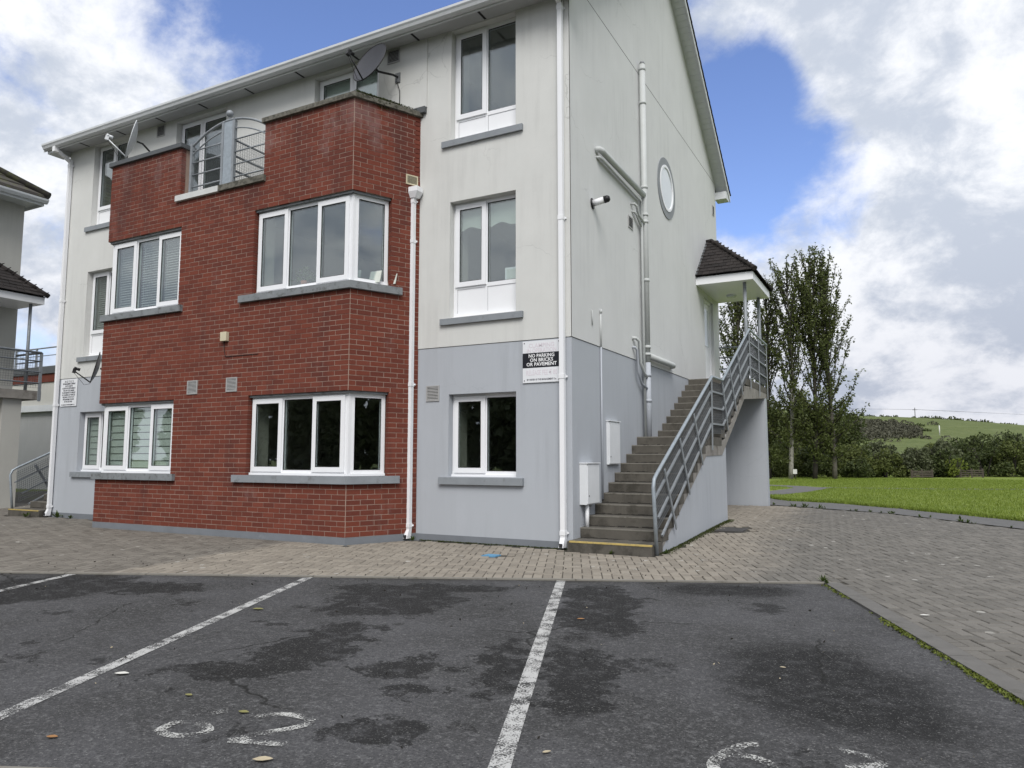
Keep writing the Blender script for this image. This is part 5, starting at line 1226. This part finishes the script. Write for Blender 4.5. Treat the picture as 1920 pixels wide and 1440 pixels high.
SH = [  # x, y, rx, ry, h, n, mat, label
    (-4.6, 35.5, 1.9, 1.6, 2.6, 2600, m_bush_dark, 'dark bush behind the stair landing'),
    (-2.6, 36.0, 1.8, 1.6, 2.4, 2600, m_bush_mid, 'mid green bush just right of the stair pier'),
    (-.7, 36.6, 1.7, 1.6, 2.3, 2600, m_bush_dark, 'dark bush between the pale and dark poplar trunks'),
    (1.2, 37.0, 1.6, 1.5, 2.1, 2600, m_bush_mid, 'mid green bush behind the tallest poplar'),
    (1.7, 35.3, 1.0, .9, 1.25, 1700, m_bush_dark, 'low dark rounded bush in front of the taller ones'),
    (3.1, 37.6, 1.3, 1.3, 1.75, 2400, m_bush_mid, 'bright leafy bush left of the slatted fence'),
    (4.5, 38.6, 1.2, 1.2, 2.0, 2200, m_bush_olive, 'grey olive bush behind the slatted fence'),
    (5.9, 39.6, 1.1, 1.1, 1.9, 2400, m_bush_dark, 'dark bush between the two fences'),
    (6.5, 38.9, .75, .6, 1.35, 420, m_bush_lime, 'small lime green bush beside the wooden fence'),
    (8.2, 42.2, 1.7, 1.6, 2.3, 2400, m_bush_dark, 'broad dark bush behind the wooden fence'),
    (9.6, 42.6, 1.6, 1.5, 2.5, 2200, m_bush_mid, 'mid green bush right of the wooden fence'),
    (11.3, 44.2, 2.0, 1.7, 2.7, 2600, m_bush_dark, 'dark bush at the right edge of the lawn'),
    (13.6, 46, 2.2, 1.8, 2.7, 2200, m_bush_mid, 'last bush of the row, beyond the right edge'),
    (-8.2, 45, 2.8, 2, 6.6, 3600, m_bush_dark, 'tall dark crown behind the poplars at the porch'),
    (-5.2, 46, 2.8, 2, 6.6, 4200, m_bush_dark, 'tall dark crown behind the pale poplar trunk'),
    (-2.4, 47, 2.8, 2, 6.5, 4200, m_bush_mid, 'mid green crown rising behind the dark poplar trunk'),
    (.2, 48, 2.6, 2, 5.9, 4000, m_bush_dark, 'dark crown behind the tallest poplar, sloping to the field'),
    (6.2, 50, 1.7, 1.6, 2.7, 2600, m_bush_olive, 'olive tree crown behind the fence bushes'),
    (8.3, 52, 1.9, 1.8, 3.1, 2600, m_bush_dark, 'tall rounded dark crown above the bushes'),
    (10.2, 53, 1.9, 1.8, 3.5, 2600, m_bush_dark, 'highest rounded crown in the middle distance'),
    (13.2, 54, 2.6, 2.2, 3.4, 2600, m_bush_mid, 'mid green crown at the right in the middle distance'),
    (1.5, 78, 3.0, 2.4, 3.0, 2400, m_bush_olive, 'olive thicket at the foot of the hill left of the pale post'),
    (6.5, 84, 3.2, 2.4, 3.3, 2400, m_bush_mid, 'mid green thicket at the foot of the hill'),
    (10.5, 92, 3.4, 2.6, 3.9, 2400, m_bush_dark, 'dark thicket at the foot of the hill below the pale post'),
    (15.5, 98, 3.6, 2.6, 4.6, 2400, m_bush_olive, 'tall olive thicket at the foot of the hill'),
    (20.5, 96, 3.6, 2.6, 4.4, 2400, m_bush_dark, 'dark thicket towards the right end of the hill foot'),
    (-3.5, 82, 3.4, 2.6, 4.4, 2400, m_bush_dark, 'dark thicket behind the poplars at the hill foot'),
    (16, 53, 2.6, 2.4, 3.4, 2200, m_bush_dark, 'dark crown at the far right margin'),
]
for i, (x, y, rx, ry, h_, n, mt, lab) in enumerate(SH): shrub('bush', (x, y, .12), rx, ry, h_, int(n*1.25), mt, lab, size=.085 if y < 46 else (.11 if y < 60 else .17), lumps=34)
# low undergrowth filling the foot of the row
P = []
for t in np.linspace(0, 1, 260):
    x = -6+24*t; y = 37.2+11.5*t; P.append(np.array([x, y, .12])+rng.normal(size=(26, 3))*np.array([.35, .7, .0])+np.stack([np.zeros(26), np.zeros(26), rng.uniform(.05, 1.3, 26)], 1))
quads('undergrowth', np.concatenate(P), .10, m_bush_dark, kind='stuff')
# dark scrub on the hillside, hedgerow along its crest
P = []
for _ in range(520):
    t = random.random(); s = random.random()
    y = (170+13*t)+(60-34*t*t)*s*min(1, .45+2*t)+random.gauss(0, 1.5); x = 4+(-14+17*t)*(y+9)/209
    if random.random() < .22: x += random.gauss(0, 2.6); y += random.gauss(0, 11)
    z = hill_z(x, y)-.06; r = random.uniform(.7, 1.5)
    v = rng.normal(size=(60, 3)); v /= np.linalg.norm(v, axis=1)[:, None]; v[:, 2] = abs(v[:, 2]); P.append(np.array([x, y, z])+v*np.array([r*1.3, r*1.3, r*1.0]))
quads('scrub', np.concatenate(P), .30, m_scrub, kind='stuff')
ridge = []
def crest_bush(x, y, r, mat):
    P = rng.normal(size=(130, 3)); P /= np.linalg.norm(P, axis=1)[:, None]; P *= rng.uniform(.4, 1, 130)[:, None]; P[:, 2] = abs(P[:, 2])
    return P*np.array([r*1.25, r, r*.95])+np.array([0, 0, .1])
cb_me = None
for k in range(30):
    x = -12+58*(k/29)+random.uniform(-.7, .7)
    if k in (4, 8, 9): continue
    y = 306+random.uniform(-3, 3); r = random.uniform(.8, 1.5)+(.7 if x > 12 else 0)
    if cb_me is None:
        o = quads('hedgerow_bush', crest_bush(0, 0, 1, None), .22, m_bush_dark); cb_me = o.data; o.location = (x, y, hill_z(x, y)+.3)
    else: o = bpy.data.objects.new('hedgerow_bush', cb_me); COL.objects.link(o); o.location = (x, y, hill_z(x, y)+.3)
    o.scale = (r*random.uniform(.8, 1.3), r, r*random.uniform(.8, 1.2)); o.rotation_euler = (0, 0, random.uniform(0, 6.28))
    props(o, label='small dark bush in the hedgerow along the hill crest', cat='bush', group='hedgerow bushes on the hill crest')
for x, y, r, lab in ((8.1, 222, 1.3, 'lone dark bush on the hillside pasture'), (9.4, 204, 1.0, 'smaller bush lower on the hillside pasture')):
    o = bpy.data.objects.new('hillside_bush', cb_me); COL.objects.link(o); o.location = (x, y, hill_z(x, y)+.3); o.scale = (r, r, r*.9); props(o, label=lab, cat='bush')
# utility pole with wires on the crest, pale post on the slope
px_, py_ = 8.6, 309; pz = hill_z(px_, py_)
UP = empty('utility_pole', (px_, py_, pz), label='telegraph pole with a short crossarm on the hill crest', cat='utility pole')
mb = MB(); mb.tube([(px_, py_, pz-.3), (px_, py_, pz+4.2)], .13, 8); mb.build('pole', m_pole, UP); mb = MB(); mb.box(px_-.8, px_+.8, py_-.06, py_+.06, pz+3.3, pz+3.45); mb.build('crossarm', m_pole, UP)
mb = MB()
for s in (-.5, .6):
    mb.tube([(px_+s, py_, pz+3.5), (px_+30, py_-10, hill_z(px_+30, py_-10)+4.2), (px_+90, py_-30, 9)], .03, 3); mb.tube([(px_+s, py_, pz+3.5), (px_-25, py_, pz+4.6), (px_-90, py_+5, pz+14)], .03, 3)
mb.build('wire', m_pole, UP)
x, y = 11.8, 192; mb = MB(); mb.tube([(x, y, hill_z(x, y)-.2), (x, y, hill_z(x, y)+2.4)], .11, 8); mb.build('marker_post', m_polewhite, label='pale upright post on the hillside above the bushes', cat='post')
# wooden fences and little sign by the hedge
def fence(ax, ay, bx_, by_, h_, n, lab, mat, rails=4, solid=False):
    t = empty('slatted_fence', (ax, ay, .12), label=lab, cat='fence', group='short fences at the far side of the lawn'); A = Vector((ax, ay, .12)); Bv = Vector((bx_, by_, .12))
    for k in range(n): p = A.lerp(Bv, k/(n-1)); mb = MB(); mb.box(p.x-.05, p.x+.05, p.y-.05, p.y+.05, .05, .12+h_+.06); mb.build('post', mat, t)
    for k in range(rails):
        z = .12+.10+(h_-.14)*k/(rails-1); mb = MB(); mb.bar((A.x, A.y-.06, z), (Bv.x, Bv.y-.06, z), .02, .055); mb.build('slat', mat, t)
fence(4.35, 37.0, 5.35, 37.9, .42, 3, 'low dark slatted fence under the grey olive bush', m_wood); fence(6.75, 38.9, 7.85, 39.5, .46, 3, 'low weathered wooden fence beside the lime green bush', m_wood)
SG = empty('sign_post', (-1.0, 31.3, .12), label='small white sign on a post beside the pale poplar trunk', cat='sign'); mb = MB(); mb.tube([(-.95, 31.0, .1), (-.95, 31.0, .62)], .02, 6); mb.build('post', m_wood, SG); mb = MB(); mb.box(-1.05, -.86, 30.965, 30.978, .42, .66); mb.build('plate', m_polewhite, SG)
# grass blades over the lawn (denser towards its near edge)
def lawn_ok(x, y):
    xs = [p[0] for p in GRASS_LINE]; ys = [p[1] for p in GRASS_LINE]
    return y > np.interp(x, xs, ys)-.14
N_ = 130000; xs = rng.uniform(-1.5, 15, N_); ys = 5+30*rng.random(N_)**1.5
xe = rng.uniform(-1.5, 9, 16000); ye = np.interp(xe, [p[0] for p in GRASS_LINE], [p[1] for p in GRASS_LINE])+rng.normal(.03, .07, 16000)+.06*np.sin(xe*5.3)+.05*np.sin(xe*11.7); xs = np.append(xs, xe); ys = np.append(ys, ye)
ok = lawn_ok(xs, ys)
for (x0, y0, hw), (x1, y1, _) in zip(rib, rib[1:]):
    d = np.array([x1-x0, y1-y0]); L2 = d@d; t = np.clip(((xs-x0)*d[0]+(ys-y0)*d[1])/L2, 0, 1); ok &= np.hypot(xs-x0-t*d[0], ys-y0-t*d[1]) > hw+.04
xs, ys = xs[ok], ys[ok]; n = len(xs); ang = rng.uniform(0, 6.283, n); hh = rng.uniform(.03, .085, n); ww = rng.uniform(.006, .012, n)*(1+ys/25)
B0 = np.stack([xs, ys, np.full(n, .122)], 1); dx = np.stack([np.cos(ang), np.sin(ang), np.zeros(n)], 1)*ww[:, None]; tip = B0+np.stack([rng.normal(0, .02, n), rng.normal(0, .02, n), hh], 1)
V = np.stack([B0-dx, B0+dx, tip], 1).reshape(-1, 3); me = bpy.data.meshes.new('grass'); me.vertices.add(3*n); me.vertices.foreach_set('co', V.ravel().astype(np.float32)); me.loops.add(3*n); me.loops.foreach_set('vertex_index', np.arange(3*n, dtype=np.int32)); me.polygons.add(n); me.polygons.foreach_set('loop_start', np.arange(0, 3*n, 3, dtype=np.int32)); me.materials.append(m_blade); me.update(calc_edges=True); me.validate()
link('grass', me, (0, 0, 0), kind='stuff')
# trees behind the photographer, seen only mirrored in the glass
P = []
for k in range(62):
    x = -46+1.6*k+random.uniform(-1, 1); y = -40+random.uniform(-4, 4)-.25*x; h_ = random.uniform(5.2, 8.6)
    v = rng.normal(size=(1500, 3)); v /= np.linalg.norm(v, axis=1)[:, None]; v *= rng.uniform(.3, 1, 1500)[:, None]**.5; P.append(np.array([x, y, h_*.5])+v*np.array([2.1, 2.1, h_*.52]))
for k in range(24):
    x = 36+random.uniform(-3, 3); y = -34+2.1*k; h_ = random.uniform(6.5, 9.0)
    v = rng.normal(size=(1200, 3)); v /= np.linalg.norm(v, axis=1)[:, None]; v *= rng.uniform(.3, 1, 1200)[:, None]**.5; P.append(np.array([x, y, h_*.5])+v*np.array([2.1, 2.1, h_*.52]))
quads('woodland', np.concatenate(P), .36, m_bush_olive, kind='stuff')

# ------------------------------------------------------------------ weeds, moss, litter
def weed(x, y, r, lab=None, n=26):
    z = g(x, y); mb = MB()
    for k in range(n):
        a = random.uniform(0, 6.28); e = random.uniform(.2, 1.3); l = r*random.uniform(.5, 1.1); d = Vector((math.cos(a)*math.cos(e), math.sin(a)*math.cos(e), math.sin(e))); s = d.cross(Vector((0, 0, 1))).normalized()*l*.13; o = Vector((x, y, z+.002))
        mb.poly([o-s*.3, o+d*l*.55-s, o+d*l, o+d*l*.55+s])
    return mb.build('weed', m_weed, label=lab or 'small green weed growing in the paving joints by the path', cat='weed', group='weeds along the edge of the paving')
for c_ in (.02, .07, .10, .22, .26, .31, .33, .47, .52, .55, .60, .71, .83, .86, .95):
    for _ in range(random.choice((1, 2, 3, 4))):
        t = c_+random.gauss(0, .012)
        xs_ = .62+5.1*t; ys_ = np.interp(xs_, [.6, 1.13, 2.57, 3.71, 5.6], [9.95, 9.2, 8.25, 7.45, 4.77])
        weed(xs_+random.gauss(0, .05), ys_-.05+random.gauss(0, .09), random.choice((.03, .04, .05, .06, .08, .12)), n=random.choice((8, 14, 22)))
weed(3.22, -1.2, .07, 'bright weed tuft at the corner of the kerbs'); weed(3.27, -1.34, .055, 'smaller weed tuft beside the corner of the kerbs')
for x, y, r, lab in ((-2.52, -.16, .09, 'weed at the foot of the middle downpipe'), (-11.5, -.12, .16, 'weed at the foot of the left downpipe'), (-11.05, -.12, .10, 'weed against the plinth left of the brick bay'), (-12.3, -.3, .13, 'weed by the first step of the left stairs'), (.62, -.225, .06, 'weed against the riser of the bottom step'), (1.24, .12, .07, 'weed by the foot of the stair railing'), (-9.3, -.5, .09, 'weed by the left corner of the brick bay')): weed(x, y, r, lab)
P = []
for _ in range(5200):
    v = random.uniform(.1, 6); a = .30+.55*math.sin(v*3.1+1)*math.sin(v*1.3)+.25*math.sin(v*17)*math.sin(v*7.3); 
    if random.random() > a*(1.0 if v > .9 else .4): continue
    u = kerb_u(v)-abs(random.gauss(0, .022)); x, y = U(u, v); P.append((x, y, -.012+random.uniform(0, .012)))
quads('moss', P, .012, m_moss, kind='stuff')
P = []
for _ in range(2600):
    y = random.uniform(.1, 4.4); P.append((1.16+abs(random.gauss(0, .05)), y, g(1.2, y)+random.uniform(-.002, .008)))
for _ in range(900):
    x = random.uniform(-2.5, 0); P.append((x, -.01-abs(random.gauss(0, .012)), random.uniform(-.002, .008)))
quads('moss', P, .012, m_moss_dark, kind='stuff')
P = []
for _ in range(2600):
    a = min(CHL, abs(random.gauss(.42, .25))); c = random.uniform(-.055, .12); p = BAYR.P(a, c, 0); z = PT+.099 if c > -.04 else PT+random.uniform(-.05 if abs(a-.5) < .14 else .0, .1)
    if z < PT: p = BAYR.P(a, -.012, 0)
    P.append((p[0], p[1], z+random.uniform(0, .014)))
quads('moss', P, .014, m_moss_dark, bay, kind='stuff') if False else quads('moss', P, .014, m_moss_dark, kind='stuff')
def leaf(x, y, s, mat, lab, rot=None, z=None, cat='leaf', name='fallen_leaf', group='fallen leaves on the car park'):
    z = (-.012 if z is None else z); r = random.uniform(0, 6.28) if rot is None else rot; mb = MB(); c, d = math.cos(r), math.sin(r)
    prof_ = [(0, 0), (.25, .2), (.55, .26), (.85, .13), (1, 0), (.85, -.13), (.55, -.26), (.25, -.2)]
    top_ = [(x+s*((a-.5)*c-b*d), y+s*((a-.5)*d+b*c), z+.004+s*(.10*abs(b)*2+.12*(a-.5)**2)) for a, b in prof_]
    i = len(mb.v); mb.v += top_+[(p[0], p[1], p[2]-.0015) for p in top_]; mb.f += [tuple(range(8)), tuple(15-k for k in range(8))]+[(k, (k+1) % 8, 8+(k+1) % 8, 8+k) for k in range(8)]; mb.sm += [False]*10
    return mb.build(name, mat, label=lab, cat=cat, group=group)
leaf(1.60, -6.97, .085, m_deadleaf, 'large pale curled leaf below the painted 62', .55); leaf(.58, -7.23, .055, m_brownleaf, 'orange brown leaf left of the painted 62', .4); leaf(1.08, -6.60, .06, m_greenleaf, 'olive leaf between the painted digits 6 and 2', .2)
leaf(1.73, -3.89, .06, m_brownleaf, 'small orange leaf right of the middle bay line', .5); leaf(-.76, -4.79, .10, m_greenleaf, 'yellow green leaf near the left bay line', .3); leaf(.62, -6.55, .05, m_greenleaf, 'small green leaf above the orange brown one', .1)
leaf(-.05, -6.47, .085, m_paper, 'torn white scrap lying on the left bay line', .5, cat='litter', name='paper_scrap', group='litter'); leaf(4.08, -2.58, .075, m_paper, 'pale crumpled scrap on the paving right of the kerb', .4, .004, cat='litter', name='paper_scrap', group='litter')
leaf(2.60, -6.35, .04, m_deadleaf, 'tiny pale leaf near the middle bay line', .9); leaf(3.3, -4.55, .035, m_deadleaf, 'tiny pale leaf on the dark stain', 0)
P = []
for _ in range(34):
    u, v = random.uniform(-9, -.2), random.uniform(.05, 4.5); x, y = U(u, v); P.append((x, y, -.008))
quads('debris', P, .008, m_deadleaf, kind='stuff')
P = []
for _ in range(260):
    u, v = random.uniform(-9, -.1), (random.uniform(.02, 4.5) if random.random() < .35 else random.gauss(-.5, .9)); x, y = U(u, v)
    if v < 0 and not paved(x, y): continue
    P.append((x, y, .004 if v < 0 else -.008))
quads('debris', P, .012, m_debris, kind='stuff')
